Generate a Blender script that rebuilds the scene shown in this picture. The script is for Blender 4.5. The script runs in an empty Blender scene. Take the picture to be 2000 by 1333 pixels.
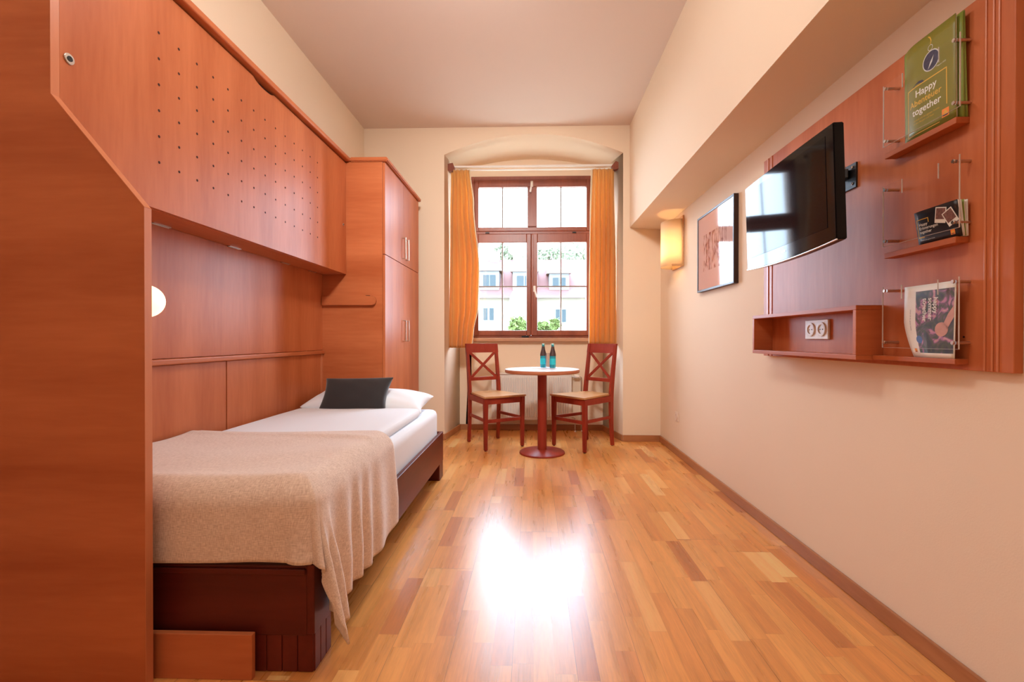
import bpy, bmesh, math, random
from mathutils import Vector, Matrix
S = bpy.context.scene
C = S.collection
PI = math.pi
rnd = random.Random(7)

# ------------------------------------------------------------------ camera
cam_d = bpy.data.cameras.new('camera')
cam_d.sensor_width = 36.0
cam_d.lens = 16.2
cam_d.shift_x = -0.00675
cam_d.clip_start = 0.05
cam_d.clip_end = 300
cam = bpy.data.objects.new('camera', cam_d)
C.objects.link(cam)
cam.location = (0, 0, 1.015)
cam.rotation_euler = (math.radians(90 - 0.286), 0, math.radians(1.69))
S.camera = cam

# ------------------------------------------------------------------ sky, light, exposure
S.view_settings.view_transform = 'Standard'
S.view_settings.look = 'None'
S.view_settings.gamma = 1.0
S.view_settings.use_curve_mapping = False
S.view_settings.exposure = 0.89
w = bpy.data.worlds.new('sky')
S.world = w
w.use_nodes = True
wn = w.node_tree.nodes
bg = wn['Background']
bg.inputs['Color'].default_value = (0.70, 0.90, 1.12, 1)
bg.inputs['Strength'].default_value = 14.0


def area_light(name, loc, rot, sx, sy, power, col, portal=False, shape='RECTANGLE', spread=None):
    d = bpy.data.lights.new(name, 'AREA')
    d.shape = shape
    d.size = sx
    if shape == 'RECTANGLE':
        d.size_y = sy
    d.energy = power
    d.color = col
    if spread:
        d.spread = spread
    if portal:
        d.cycles.is_portal = True
    o = bpy.data.objects.new(name, d)
    C.objects.link(o)
    o.location = loc
    o.rotation_euler = rot
    return o


# portal that guides the sky light through the window opening (gives no light of its own)
area_light('window_light', (-0.02, 5.42, 1.92), (-PI / 2, 0, 0), 1.36, 1.84, 1.0, (1, 1, 1), portal=True)
FILL_LAMP_W = (7.5, 13.5, 4.2)
FILL_SPOT_W = 115.0
FILL_LAMP_COL = (0.95, 1.0, 1.0)

# ------------------------------------------------------------------ helpers
WM = {}


def mat_of(o):
    return WM.get(o.name, Matrix())


def obj(name, bm, m, parent=None, local=False, smooth=None):
    if parent is not None and not local:
        bmesh.ops.transform(bm, matrix=mat_of(parent).inverted(), verts=bm.verts)
    bmesh.ops.recalc_face_normals(bm, faces=bm.faces)
    if smooth is not None:
        for f in bm.faces:
            f.smooth = True
        for e in bm.edges:
            if len(e.link_faces) == 2:
                e.smooth = e.calc_face_angle(0) < math.radians(smooth)
    me = bpy.data.meshes.new(name)
    bm.to_mesh(me)
    bm.free()
    for x in (m if isinstance(m, (list, tuple)) else [m]):
        me.materials.append(x)
    o = bpy.data.objects.new(name, me)
    C.objects.link(o)
    if parent is not None:
        o.parent = parent
        WM[o.name] = mat_of(parent)
    return o


def tag(o, label=None, cat=None, group=None, kind=None):
    if label: o['label'] = label
    if cat: o['category'] = cat
    if group: o['group'] = group
    if kind: o['kind'] = kind
    return o


def thing(name, loc=(0, 0, 0), rz=0.0, label=None, cat=None, group=None, kind=None, rx=0.0, ry=0.0):
    o = bpy.data.objects.new(name, None)
    C.objects.link(o)
    o.empty_display_size = 0.05
    o.location = loc
    o.rotation_euler = (rx, ry, rz)
    WM[o.name] = Matrix.Translation(Vector(loc)) @ o.rotation_euler.to_matrix().to_4x4()
    return tag(o, label, cat, group, kind)


def struct(name, bm, m, parent=None, smooth=None):
    o = obj(name, bm, m, parent, smooth=smooth)
    if parent is None:
        o['kind'] = 'structure'
    return o


def B():
    return bmesh.new()


def merge(bm, b2, M=None):
    me = bpy.data.meshes.new('tmp')
    b2.to_mesh(me)
    b2.free()
    if M is not None:
        me.transform(M)
    bm.from_mesh(me)
    bpy.data.meshes.remove(me)


def box(bm, x0, x1, y0, y1, z0, z1, bev=0.0, seg=2, M=None, mi=0):
    b = bmesh.new()
    bmesh.ops.create_cube(b, size=1)
    sx, sy, sz = abs(x1 - x0), abs(y1 - y0), abs(z1 - z0)
    for v in b.verts:
        v.co = Vector((v.co.x * sx + (x0 + x1) / 2, v.co.y * sy + (y0 + y1) / 2, v.co.z * sz + (z0 + z1) / 2))
    if bev > 0:
        bev = min(bev, 0.45 * min(sx, sy, sz))
        bmesh.ops.bevel(b, geom=b.edges[:], offset=bev, segments=seg, profile=0.5, affect='EDGES')
    for f in b.faces:
        f.material_index = mi
    merge(bm, b, M)
    return bm


def frame_to(d):
    d = Vector(d).normalized()
    return d.to_track_quat('Z', 'Y').to_matrix().to_4x4()


def cyl(bm, p0, p1, r0, r1=None, n=20, bev=0.0):
    p0, p1 = Vector(p0), Vector(p1)
    if r1 is None: r1 = r0
    L = (p1 - p0).length
    b = bmesh.new()
    bmesh.ops.create_cone(b, cap_ends=True, segments=n, radius1=r0, radius2=r1, depth=L)
    if bev > 0:
        es = [e for e in b.edges if any(len(f.verts) > 4 for f in e.link_faces)]
        bmesh.ops.bevel(b, geom=es, offset=bev, segments=2, affect='EDGES')
    merge(bm, b, Matrix.Translation((p0 + p1) / 2) @ frame_to(p1 - p0))
    return bm


def bar(bm, p0, p1, w, t, up=(0, 0, 1), bev=0.002):
    """rectangular bar from p0 to p1, w wide across, t thick along 'up'"""
    p0, p1 = Vector(p0), Vector(p1)
    d = (p1 - p0)
    L = d.length
    d.normalize()
    u = Vector(up)
    u = (u - d * u.dot(d)).normalized()
    s = d.cross(u)
    M = Matrix(((s.x, u.x, d.x, 0), (s.y, u.y, d.y, 0), (s.z, u.z, d.z, 0), (0, 0, 0, 1)))
    M = Matrix.Translation((p0 + p1) / 2) @ M
    return box(bm, -w / 2, w / 2, -t / 2, t / 2, -L / 2, L / 2, bev, 2, M)


def lathe(bm, prof, n=32, c=(0, 0, 0)):
    rings = []
    for r, z in prof:
        if r < 1e-6:
            rings.append([bm.verts.new((c[0], c[1], c[2] + z))])
        else:
            rings.append([bm.verts.new((c[0] + r * math.cos(2 * PI * i / n), c[1] + r * math.sin(2 * PI * i / n), c[2] + z)) for i in range(n)])
    for a, b in zip(rings, rings[1:]):
        for i in range(n):
            j = (i + 1) % n
            if len(a) == 1 and len(b) == 1: continue
            if len(a) == 1: bm.faces.new((a[0], b[j], b[i]))
            elif len(b) == 1: bm.faces.new((a[i], a[j], b[0]))
            else: bm.faces.new((a[i], a[j], b[j], b[i]))
    return bm


def prism(bm, pts, d, M=None):
    """extrude polygon (list of 3D points) by vector d"""
    b = bmesh.new()
    d = Vector(d)
    v0 = [b.verts.new(Vector(p)) for p in pts]
    v1 = [b.verts.new(Vector(p) + d) for p in pts]
    b.faces.new(v0)
    b.faces.new(list(reversed(v1)))
    n = len(pts)
    for i in range(n):
        j = (i + 1) % n
        b.faces.new((v0[j], v0[i], v1[i], v1[j]))
    merge(bm, b, M)
    return bm


def tube(bm, pts, r, n=10, cap=True):
    pts = [Vector(p) for p in pts]
    rings = []
    prev = None
    for i, p in enumerate(pts):
        t = (pts[min(i + 1, len(pts) - 1)] - pts[max(i - 1, 0)]).normalized()
        a = Vector((0, 0, 1)) if prev is None else prev
        a = a - t * a.dot(t)
        if a.length < 1e-3:
            a = Vector((1, 0, 0)) - t * t.x
        a.normalize()
        prev = a
        c = t.cross(a)
        rings.append([bm.verts.new(p + (a * math.cos(2 * PI * k / n) + c * math.sin(2 * PI * k / n)) * r) for k in range(n)])
    for a, b in zip(rings, rings[1:]):
        for k in range(n):
            j = (k + 1) % n
            bm.faces.new((a[k], a[j], b[j], b[k]))
    if cap:
        bm.faces.new(list(reversed(rings[0])))
        bm.faces.new(rings[-1])
    return bm


def grid(bm, fn, nu, nv):
    vs = [[bm.verts.new(fn(i / nu, j / nv)) for j in range(nv + 1)] for i in range(nu + 1)]
    for i in range(nu):
        for j in range(nv):
            bm.faces.new((vs[i][j], vs[i + 1][j], vs[i + 1][j + 1], vs[i][j + 1]))
    return bm


def solid(o, t, off=0.0):
    m = o.modifiers.new('thickness', 'SOLIDIFY')
    m.thickness = t
    m.offset = off
    return o


def subsurf(o, n=1):
    m = o.modifiers.new('smooth', 'SUBSURF')
    m.levels = n
    m.render_levels = n
    return o


def text_bm(txt, size, spacing=1.0, bold=0.0, align='LEFT'):
    cu = bpy.data.curves.new('txt', 'FONT')
    cu.body = txt
    cu.size = size
    cu.align_x = align
    cu.space_line = spacing
    cu.offset = bold
    cu.resolution_u = 3
    o = bpy.data.objects.new('txt', cu)
    C.objects.link(o)
    bpy.context.view_layer.update()
    dg = bpy.context.evaluated_depsgraph_get()
    me = bpy.data.meshes.new_from_object(o.evaluated_get(dg))
    b = bmesh.new()
    b.from_mesh(me)
    bpy.data.meshes.remove(me)
    bpy.data.objects.remove(o)
    bpy.data.curves.remove(cu)
    return b


# ------------------------------------------------------------------ materials
def nodes(name):
    m = bpy.data.materials.new(name)
    m.use_nodes = True
    nt = m.node_tree
    return m, nt, nt.nodes, nt.links, nt.nodes['Principled BSDF']


def c4(c):
    return (c[0], c[1], c[2], 1)


def plain(name, col, rough=0.5, metal=0.0, spec=0.5, noise=0.0, nscale=8.0, bump=0.0, bscale=200.0, sheen=0.0, coat=0.0, trans=0.0, ior=1.45):
    m, nt, N, L, P = nodes(name)
    P.inputs['Base Color'].default_value = c4(col)
    P.inputs['Roughness'].default_value = rough
    P.inputs['Metallic'].default_value = metal
    P.inputs['Specular IOR Level'].default_value = spec
    P.inputs['Sheen Weight'].default_value = sheen
    P.inputs['Coat Weight'].default_value = coat
    P.inputs['Transmission Weight'].default_value = trans
    P.inputs['IOR'].default_value = ior
    tc = N.new('ShaderNodeTexCoord')
    if noise > 0:
        n = N.new('ShaderNodeTexNoise')
        n.inputs['Scale'].default_value = nscale
        n.inputs['Detail'].default_value = 4
        L.new(tc.outputs['Object'], n.inputs['Vector'])
        mx = N.new('ShaderNodeMix')
        mx.data_type = 'RGBA'
        mx.inputs['A'].default_value = c4([x * (1 - noise) for x in col])
        mx.inputs['B'].default_value = c4([min(1, x * (1 + noise)) for x in col])
        L.new(n.outputs['Fac'], mx.inputs['Factor'])
        L.new(mx.outputs['Result'], P.inputs['Base Color'])
    if bump > 0:
        n2 = N.new('ShaderNodeTexNoise')
        n2.inputs['Scale'].default_value = bscale
        n2.inputs['Detail'].default_value = 3
        L.new(tc.outputs['Object'], n2.inputs['Vector'])
        bp = N.new('ShaderNodeBump')
        bp.inputs['Strength'].default_value = bump
        bp.inputs['Distance'].default_value = 0.002
        L.new(n2.outputs['Fac'], bp.inputs['Height'])
        L.new(bp.outputs['Normal'], P.inputs['Normal'])
    return m


def wood(name, dark, light, axis='Z', rough=0.4, scale=1.0, contrast=1.0, spec=0.5, bump=0.02, coat=0.0):
    """fine grained veneer, the grain running along the given axis"""
    m, nt, N, L, P = nodes(name)
    tc = N.new('ShaderNodeTexCoord')
    mp = N.new('ShaderNodeMapping')
    st = {'X': (0.12, 1, 1), 'Y': (1, 0.12, 1), 'Z': (1, 1, 0.12)}[axis]
    mp.inputs['Scale'].default_value = [s * scale for s in st]
    L.new(tc.outputs['Object'], mp.inputs['Vector'])
    n1 = N.new('ShaderNodeTexNoise')
    n1.inputs['Scale'].default_value = 5.0
    n1.inputs['Detail'].default_value = 5
    n1.inputs['Roughness'].default_value = 0.6
    n1.inputs['Distortion'].default_value = 0.6
    L.new(mp.outputs['Vector'], n1.inputs['Vector'])
    n2 = N.new('ShaderNodeTexNoise')
    n2.inputs['Scale'].default_value = 60.0
    n2.inputs['Detail'].default_value = 3
    L.new(mp.outputs['Vector'], n2.inputs['Vector'])
    wv = N.new('ShaderNodeTexWave')
    wv.wave_type = 'RINGS'
    wv.inputs['Scale'].default_value = 1.3
    wv.inputs['Distortion'].default_value = 5.0
    wv.inputs['Detail'].default_value = 2.0
    wv.inputs['Detail Scale'].default_value = 0.8
    L.new(mp.outputs['Vector'], wv.inputs['Vector'])
    a = N.new('ShaderNodeMath'); a.operation = 'MULTIPLY_ADD'
    L.new(n2.outputs['Fac'], a.inputs[0]); a.inputs[1].default_value = 0.35
    L.new(n1.outputs['Fac'], a.inputs[2])
    b = N.new('ShaderNodeMath'); b.operation = 'MULTIPLY_ADD'
    L.new(wv.outputs['Fac'], b.inputs[0]); b.inputs[1].default_value = 0.18
    L.new(a.outputs[0], b.inputs[2])
    r = N.new('ShaderNodeValToRGB')
    r.color_ramp.elements[0].position = 0.5 - 0.0
    r.color_ramp.elements[0].color = c4(dark)
    r.color_ramp.elements[1].position = 0.5 + 0.5 / contrast
    r.color_ramp.elements[1].color = c4(light)
    L.new(b.outputs[0], r.inputs['Fac'])
    L.new(r.outputs['Color'], P.inputs['Base Color'])
    P.inputs['Roughness'].default_value = rough
    P.inputs['Specular IOR Level'].default_value = spec
    P.inputs['Coat Weight'].default_value = coat
    P.inputs['Coat Roughness'].default_value = 0.2
    bp = N.new('ShaderNodeBump')
    bp.inputs['Strength'].default_value = bump
    bp.inputs['Distance'].default_value = 0.001
    L.new(n2.outputs['Fac'], bp.inputs['Height'])
    L.new(bp.outputs['Normal'], P.inputs['Normal'])
    return m


def floor_mat():
    m, nt, N, L, P = nodes('parquet')
    tc = N.new('ShaderNodeTexCoord')
    sp = N.new('ShaderNodeSeparateXYZ')
    L.new(tc.outputs['Object'], sp.inputs[0])

    def mth(op, a, b=None, c=None):
        n = N.new('ShaderNodeMath'); n.operation = op
        for i, v in enumerate((a, b, c)):
            if v is None: continue
            if isinstance(v, (int, float)): n.inputs[i].default_value = v
            else: L.new(v, n.inputs[i])
        return n.outputs[0]
    X = mth('ADD', sp.outputs['X'], 10.008)
    Y = mth('ADD', sp.outputs['Y'], 20.0)
    SW = 0.0663
    u = mth('DIVIDE', X, SW)
    si = mth('FLOOR', u)
    fu = mth('FRACT', u)
    bi = mth('FLOOR', mth('DIVIDE', X, SW * 3))
    fb = mth('FRACT', mth('DIVIDE', X, SW * 3))
    w1 = N.new('ShaderNodeTexWhiteNoise'); w1.noise_dimensions = '1D'
    L.new(si, w1.inputs['W'])
    w2 = N.new('ShaderNodeTexWhiteNoise'); w2.noise_dimensions = '1D'
    L.new(mth('ADD', bi, 77.3), w2.inputs['W'])
    # strips: random offset and length
    ln = mth('MULTIPLY_ADD', w1.outputs['Value'], 0.16, 0.34)
    off = mth('MULTIPLY', w1.outputs['Value'], 9.7)
    v = mth('ADD', mth('DIVIDE', Y, ln), off)
    vi = mth('FLOOR', v)
    fv = mth('FRACT', v)
    # boards: 2.2 m long
    vb = mth('ADD', mth('DIVIDE', Y, 2.2), mth('MULTIPLY', w2.outputs['Value'], 5.0))
    fvb = mth('FRACT', vb)
    cmb = N.new('ShaderNodeCombineXYZ')
    L.new(si, cmb.inputs[0]); L.new(vi, cmb.inputs[1]); L.new(mth('FLOOR', vb), cmb.inputs[2])
    w3 = N.new('ShaderNodeTexWhiteNoise'); w3.noise_dimensions = '3D'
    L.new(cmb.outputs[0], w3.inputs['Vector'])
    cr = N.new('ShaderNodeValToRGB')
    e = cr.color_ramp.elements
    e[0].position = 0.0; e[0].color = (0.46, 0.165, 0.050, 1)
    e[1].position = 1.0; e[1].color = (0.76, 0.44, 0.19, 1)
    for p, c in ((0.12, (0.57, 0.235, 0.070, 1)), (0.5, (0.63, 0.285, 0.088, 1)), (0.88, (0.65, 0.31, 0.10, 1))):
        k = e.new(p); k.color = c
    L.new(w3.outputs['Value'], cr.inputs['Fac'])
    # grain: stretched noise, offset per strip
    gx = N.new('ShaderNodeCombineXYZ')
    L.new(mth('MULTIPLY', X, 1.0), gx.inputs[0])
    L.new(mth('MULTIPLY', Y, 0.06), gx.inputs[1])
    L.new(mth('MULTIPLY', w3.outputs['Value'], 13.0), gx.inputs[2])
    g1 = N.new('ShaderNodeTexNoise'); g1.inputs['Scale'].default_value = 26; g1.inputs['Detail'].default_value = 3
    g1.inputs['Roughness'].default_value = 0.5; g1.inputs['Distortion'].default_value = 0.25
    L.new(gx.outputs[0], g1.inputs['Vector'])
    g2 = N.new('ShaderNodeTexNoise'); g2.inputs['Scale'].default_value = 260; g2.inputs['Detail'].default_value = 3
    L.new(gx.outputs[0], g2.inputs['Vector'])
    gg = mth('MULTIPLY_ADD', g2.outputs['Fac'], 0.5, g1.outputs['Fac'])
    gr = N.new('ShaderNodeMapRange')
    gr.inputs['From Min'].default_value = 0.52; gr.inputs['From Max'].default_value = 1.0
    gr.inputs['To Min'].default_value = 0.82; gr.inputs['To Max'].default_value = 1.18
    L.new(gg, gr.inputs['Value'])
    # knots
    vo = N.new('ShaderNodeTexVoronoi'); vo.inputs['Scale'].default_value = 1.4
    kv = N.new('ShaderNodeCombineXYZ')
    L.new(X, kv.inputs[0]); L.new(mth('MULTIPLY', Y, 0.7), kv.inputs[1])
    L.new(kv.outputs[0], vo.inputs['Vector'])
    kn = N.new('ShaderNodeMapRange')
    kn.inputs['From Min'].default_value = 0.006; kn.inputs['From Max'].default_value = 0.022
    kn.inputs['To Min'].default_value = 0.45; kn.inputs['To Max'].default_value = 1.0
    L.new(vo.outputs['Distance'], kn.inputs['Value'])
    # seams
    def seam(fr, wdt):
        a = mth('MINIMUM', fr, mth('SUBTRACT', 1.0, fr))
        return mth('LESS_THAN', a, wdt)
    s1 = mth('MULTIPLY', seam(fb, 0.004), 0.5)
    s2 = mth('MULTIPLY', seam(fvb, 0.0005), 0.5)
    s3 = mth('MULTIPLY', seam(fu, 0.006), 0.14)
    s4 = mth('MULTIPLY', seam(fv, 0.0018), 0.14)
    sm = mth('SUBTRACT', 1.0, mth('MAXIMUM', mth('MAXIMUM', s1, s2), mth('MAXIMUM', s3, s4)))
    tot = mth('MULTIPLY', mth('MULTIPLY', gr.outputs[0], kn.outputs[0]), sm)
    mx = N.new('ShaderNodeVectorMath'); mx.operation = 'SCALE'
    L.new(cr.outputs['Color'], mx.inputs[0]); L.new(tot, mx.inputs['Scale'])
    tn = N.new('ShaderNodeVectorMath'); tn.operation = 'MULTIPLY'; tn.inputs[1].default_value = (1.2, 1.12, 0.95)
    L.new(mx.outputs[0], tn.inputs[0])
    cl = N.new('ShaderNodeVectorMath'); cl.operation = 'MINIMUM'; cl.inputs[1].default_value = (0.86, 0.86, 0.86)
    L.new(tn.outputs[0], cl.inputs[0]); L.new(cl.outputs[0], P.inputs['Base Color'])
    P.inputs['Roughness'].default_value = 0.27
    rr = N.new('ShaderNodeMapRange')
    rr.inputs['To Min'].default_value = 0.24; rr.inputs['To Max'].default_value = 0.33
    L.new(g1.outputs['Fac'], rr.inputs['Value']); L.new(rr.outputs[0], P.inputs['Roughness'])
    P.inputs['Specular IOR Level'].default_value = 0.6
    bp = N.new('ShaderNodeBump'); bp.inputs['Strength'].default_value = 0.04; bp.inputs['Distance'].default_value = 0.001
    L.new(sm, bp.inputs['Height']); L.new(bp.outputs['Normal'], P.inputs['Normal'])
    return m


def glass_mat(name, tint=(1, 1, 1), refl=0.06):
    m = bpy.data.materials.new(name)
    m.use_nodes = True
    nt = m.node_tree; N = nt.nodes; L = nt.links
    N.clear()
    out = N.new('ShaderNodeOutputMaterial')
    t = N.new('ShaderNodeBsdfTransparent'); t.inputs['Color'].default_value = c4(tint)
    g = N.new('ShaderNodeBsdfGlossy'); g.inputs['Roughness'].default_value = 0.02
    lw = N.new('ShaderNodeLayerWeight'); lw.inputs['Blend'].default_value = 0.5
    pw = N.new('ShaderNodeMath'); pw.operation = 'POWER'; pw.inputs[1].default_value = 5.0
    L.new(lw.outputs['Facing'], pw.inputs[0])
    fr = N.new('ShaderNodeMath'); fr.operation = 'MULTIPLY_ADD'; fr.inputs[1].default_value = 0.8; fr.inputs[2].default_value = refl
    L.new(pw.outputs[0], fr.inputs[0])
    mx = N.new('ShaderNodeMixShader')
    L.new(fr.outputs[0], mx.inputs[0]); L.new(t.outputs[0], mx.inputs[1]); L.new(g.outputs[0], mx.inputs[2])
    L.new(mx.outputs[0], out.inputs['Surface'])
    return m


def cloth_translucent(name, col, tcol, f=0.4):
    m = bpy.data.materials.new(name)
    m.use_nodes = True
    nt = m.node_tree; N = nt.nodes; L = nt.links
    P = N['Principled BSDF']
    P.inputs['Base Color'].default_value = c4(col); P.inputs['Roughness'].default_value = 0.8
    P.inputs['Sheen Weight'].default_value = 0.2
    tr = N.new('ShaderNodeBsdfTranslucent'); tr.inputs['Color'].default_value = c4(tcol)
    mx = N.new('ShaderNodeMixShader'); mx.inputs[0].default_value = f
    out = N['Material Output']
    L.new(P.outputs[0], mx.inputs[1]); L.new(tr.outputs[0], mx.inputs[2]); L.new(mx.outputs[0], out.inputs['Surface'])
    tc = N.new('ShaderNodeTexCoord'); n = N.new('ShaderNodeTexNoise'); n.inputs['Scale'].default_value = 500
    L.new(tc.outputs['Object'], n.inputs['Vector'])
    bp = N.new('ShaderNodeBump'); bp.inputs['Strength'].default_value = 0.1; bp.inputs['Distance'].default_value = 0.001
    L.new(n.outputs['Fac'], bp.inputs['Height']); L.new(bp.outputs['Normal'], P.inputs['Normal'])
    return m


def emit(name, col, s):
    m = bpy.data.materials.new(name)
    m.use_nodes = True
    P = m.node_tree.nodes['Principled BSDF']
    P.inputs['Base Color'].default_value = c4((0.9, 0.85, 0.75))
    P.inputs['Emission Color'].default_value = c4(col)
    P.inputs['Emission Strength'].default_value = s
    P.inputs['Roughness'].default_value = 0.4
    return m


M_wall = plain('wall_plaster', (0.87, 0.69, 0.515), 0.9, noise=0.02, nscale=1.5, bump=0.12, bscale=220)
M_ceil = plain('ceiling_paint', (0.80, 0.65, 0.57), 0.95, noise=0.015, nscale=1.0, bump=0.06, bscale=150)
M_floor = floor_mat()
CH_D, CH_L = (0.42, 0.100, 0.030), (0.58, 0.170, 0.062)
M_cherryZ = wood('cherry_veneer', CH_D, CH_L, 'Z', 0.40, spec=0.22)
M_cherryY = wood('cherry_veneer_lengthwise', CH_D, CH_L, 'Y', 0.40, spec=0.22)
M_cherryX = wood('cherry_veneer_crosswise', CH_D, CH_L, 'X', 0.40, scale=0.8, spec=0.22)
M_cherryE = wood('cherry_edge_band', (0.52, 0.15, 0.055), (0.64, 0.22, 0.095), 'Z', 0.35)
M_redwood = wood('red_stained_wood', (0.23, 0.020, 0.010), (0.36, 0.044, 0.020), 'Z', 0.38, spec=0.3)
M_bedwood = wood('dark_mahogany', (0.085, 0.010, 0.007), (0.155, 0.021, 0.013), 'Y', 0.36, bump=0.02, spec=0.25)
M_bedwoodX = wood('dark_mahogany_crosswise', (0.080, 0.010, 0.007), (0.140, 0.020, 0.013), 'X', 0.36, bump=0.02, spec=0.25)
M_winwood = wood('window_wood', (0.20, 0.045, 0.022), (0.34, 0.09, 0.045), 'Z', 0.35)
M_sill = wood('sill_wood', (0.42, 0.20, 0.11), (0.6, 0.33, 0.2), 'X', 0.4)
M_base = wood('baseboard_oak', (0.34, 0.12, 0.04), (0.52, 0.22, 0.09), 'Y', 0.4)
M_baseX = wood('baseboard_oak_crosswise', (0.34, 0.12, 0.04), (0.52, 0.22, 0.09), 'X', 0.4)
M_seat = wood('beech_seat', (0.50, 0.23, 0.08), (0.70, 0.38, 0.17), 'X', 0.3)
M_tabletop = wood('table_laminate', (0.62, 0.42, 0.34), (0.78, 0.58, 0.50), 'X', 0.25, spec=0.6)
M_tabledge = wood('table_edge', (0.42, 0.13, 0.06), (0.55, 0.2, 0.1), 'X', 0.35)
M_white = plain('white_cotton', (0.85, 0.87, 0.92), 0.85, bump=0.10, bscale=350, sheen=0.2)
M_dark = plain('charcoal_velvet', (0.020, 0.016, 0.017), 0.8, bump=0.2, bscale=300, sheen=0.35)
M_steel = plain('brushed_steel', (0.62, 0.56, 0.50), 0.3, 1.0)
M_chrome = plain('chrome', (0.8, 0.8, 0.8), 0.12, 1.0)
M_black = plain('black_plastic', (0.012, 0.010, 0.010), 0.35)
M_gblack = plain('glossy_black', (0.006, 0.005, 0.006), 0.06, spec=0.5, ior=1.25)
M_screen = plain('screen_glass', (0.006, 0.006, 0.008), 0.05, spec=0.5, ior=1.2)
M_enamel = plain('white_enamel', (0.82, 0.76, 0.70), 0.35)
M_plastic = plain('white_plastic', (0.84, 0.78, 0.72), 0.35)
M_hole = plain('dark_hole', (0.05, 0.012, 0.006), 0.9)
M_glass = glass_mat('window_glass')
M_curtain = cloth_translucent('ochre_curtain', (0.88, 0.49, 0.155), (0.90, 0.52, 0.13), 0.38)
M_lining = cloth_translucent('curtain_lining', (0.85, 0.72, 0.5), (0.8, 0.6, 0.35), 0.4)
M_acryl = glass_mat('acrylic', refl=0.006)
M_acedge = plain('acrylic_edge', (0.72, 0.66, 0.62), 0.15, spec=0.8)

XL, XR, YB, YF, ZC = -1.687, 1.262, 4.58, -1.4, 3.12
XBEAM = 0.958

# ------------------------------------------------------------------ room shell
bm = B(); box(bm, XL - 0.1, XR + 0.1, YF - 0.1, 5.30, -0.12, 0)
struct('floor', bm, M_floor)
bm = B(); box(bm, XL - 0.1, XR + 0.1, YF - 0.1, YB + 0.1, ZC, ZC + 0.12)
struct('ceiling', bm, M_ceil)
bm = B(); box(bm, XL - 0.1, XL, YF - 0.1, YB + 0.1, 0, ZC)
struct('wall_left', bm, M_wall)
bm = B(); box(bm, XR, XR + 0.1, YF - 0.1, YB + 0.1, 0, ZC)
struct('wall_right', bm, M_wall)
bm = B(); box(bm, XL, XR, YF - 0.1, YF, 0, ZC)
struct('wall_front', bm, M_wall)
# beam with a slightly sloping soffit
bm = B()
prism(bm, [(XBEAM, YF, 2.11), (XR, YF, 2.087), (XR, YF, ZC), (XBEAM, YF, ZC)], (0, YB - YF, 0))
b_ = struct('wall_beam', bm, M_wall)

# back wall with arched niche
xo0, xo1, xi0, xi1 = -0.880, 0.893, -0.812, 0.778
YN = 5.12


def arch_o(t): return 2.850 + 0.195 * (1 - (2 * t - 1) ** 2)


def arch_i(t): return 2.885 + 0.12 * (1 - (2 * t - 1) ** 2)


NA = 28
bm = B()
def quad(bm, a, b, c, d): bm.faces.new([bm.verts.new(p) for p in (a, b, c, d)])
quad(bm, (XL, YB, 0), (xo0, YB, 0), (xo0, YB, ZC), (XL, YB, ZC))
quad(bm, (xo1, YB, 0), (XR, YB, 0), (XR, YB, ZC), (xo1, YB, ZC))
for i in range(NA):
    a, b = i / NA, (i + 1) / NA
    xa, xb = xo0 + (xo1 - xo0) * a, xo0 + (xo1 - xo0) * b
    quad(bm, (xa, YB, arch_o(a)), (xb, YB, arch_o(b)), (xb, YB, ZC), (xa, YB, ZC))
bmesh.ops.remove_doubles(bm, verts=bm.verts, dist=1e-5)
o = struct('wall_back', bm, M_wall)
# niche: reveals, rounded soffit, inner wall round the window
bm = B()
WX0, WX1, WZ0, WZ1 = -0.681, 0.641, 1.026, 2.812
quad(bm, (xo0, YB, 0), (xi0, YN, 0), (xi0, YN, arch_i(0)), (xo0, YB, arch_o(0)))
quad(bm, (xo1, YB, 0), (xi1, YN, 0), (xi1, YN, arch_i(1)), (xo1, YB, arch_o(1)))
NS = 8
for i in range(NA):
    for k in range(NS):
        def P_(t, s):
            x = (xo0 + (xo1 - xo0) * t) * (1 - s) + (xi0 + (xi1 - xi0) * t) * s
            z = arch_o(t) * (1 - s) + arch_i(t) * s - 0.02 * math.sin(s * PI) * math.sin(t * PI)
            return (x, YB + (YN - YB) * s, z)
        t0, t1, s0, s1 = i / NA, (i + 1) / NA, k / NS, (k + 1) / NS
        quad(bm, P_(t0, s0), P_(t1, s0), P_(t1, s1), P_(t0, s1))
for i in range(NA):
    a, b = i / NA, (i + 1) / NA
    xa, xb = xi0 + (xi1 - xi0) * a, xi0 + (xi1 - xi0) * b
    quad(bm, (xa, YN, WZ1), (xb, YN, WZ1), (xb, YN, arch_i(b)), (xa, YN, arch_i(a)))
quad(bm, (xi0, YN, 0), (WX0, YN, 0), (WX0, YN, WZ1), (xi0, YN, WZ1))
quad(bm, (WX1, YN, 0), (xi1, YN, 0), (xi1, YN, WZ1), (WX1, YN, WZ1))
quad(bm, (WX0, YN, 0), (WX1, YN, 0), (WX1, YN, WZ0), (WX0, YN, WZ0))
# outer reveals of the opening
YO = 5.36
for a, b in (((WX0, WZ0), (WX0, WZ1)), ((WX1, WZ0), (WX1, WZ1)), ((WX0, WZ0), (WX1, WZ0)), ((WX0, WZ1), (WX1, WZ1))):
    quad(bm, (a[0], YN, a[1]), (b[0], YN, b[1]), (b[0], YO, b[1]), (a[0], YO, a[1]))
bmesh.ops.remove_doubles(bm, verts=bm.verts, dist=1e-4)
struct('wall_niche', bm, M_wall, smooth=25)
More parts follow.
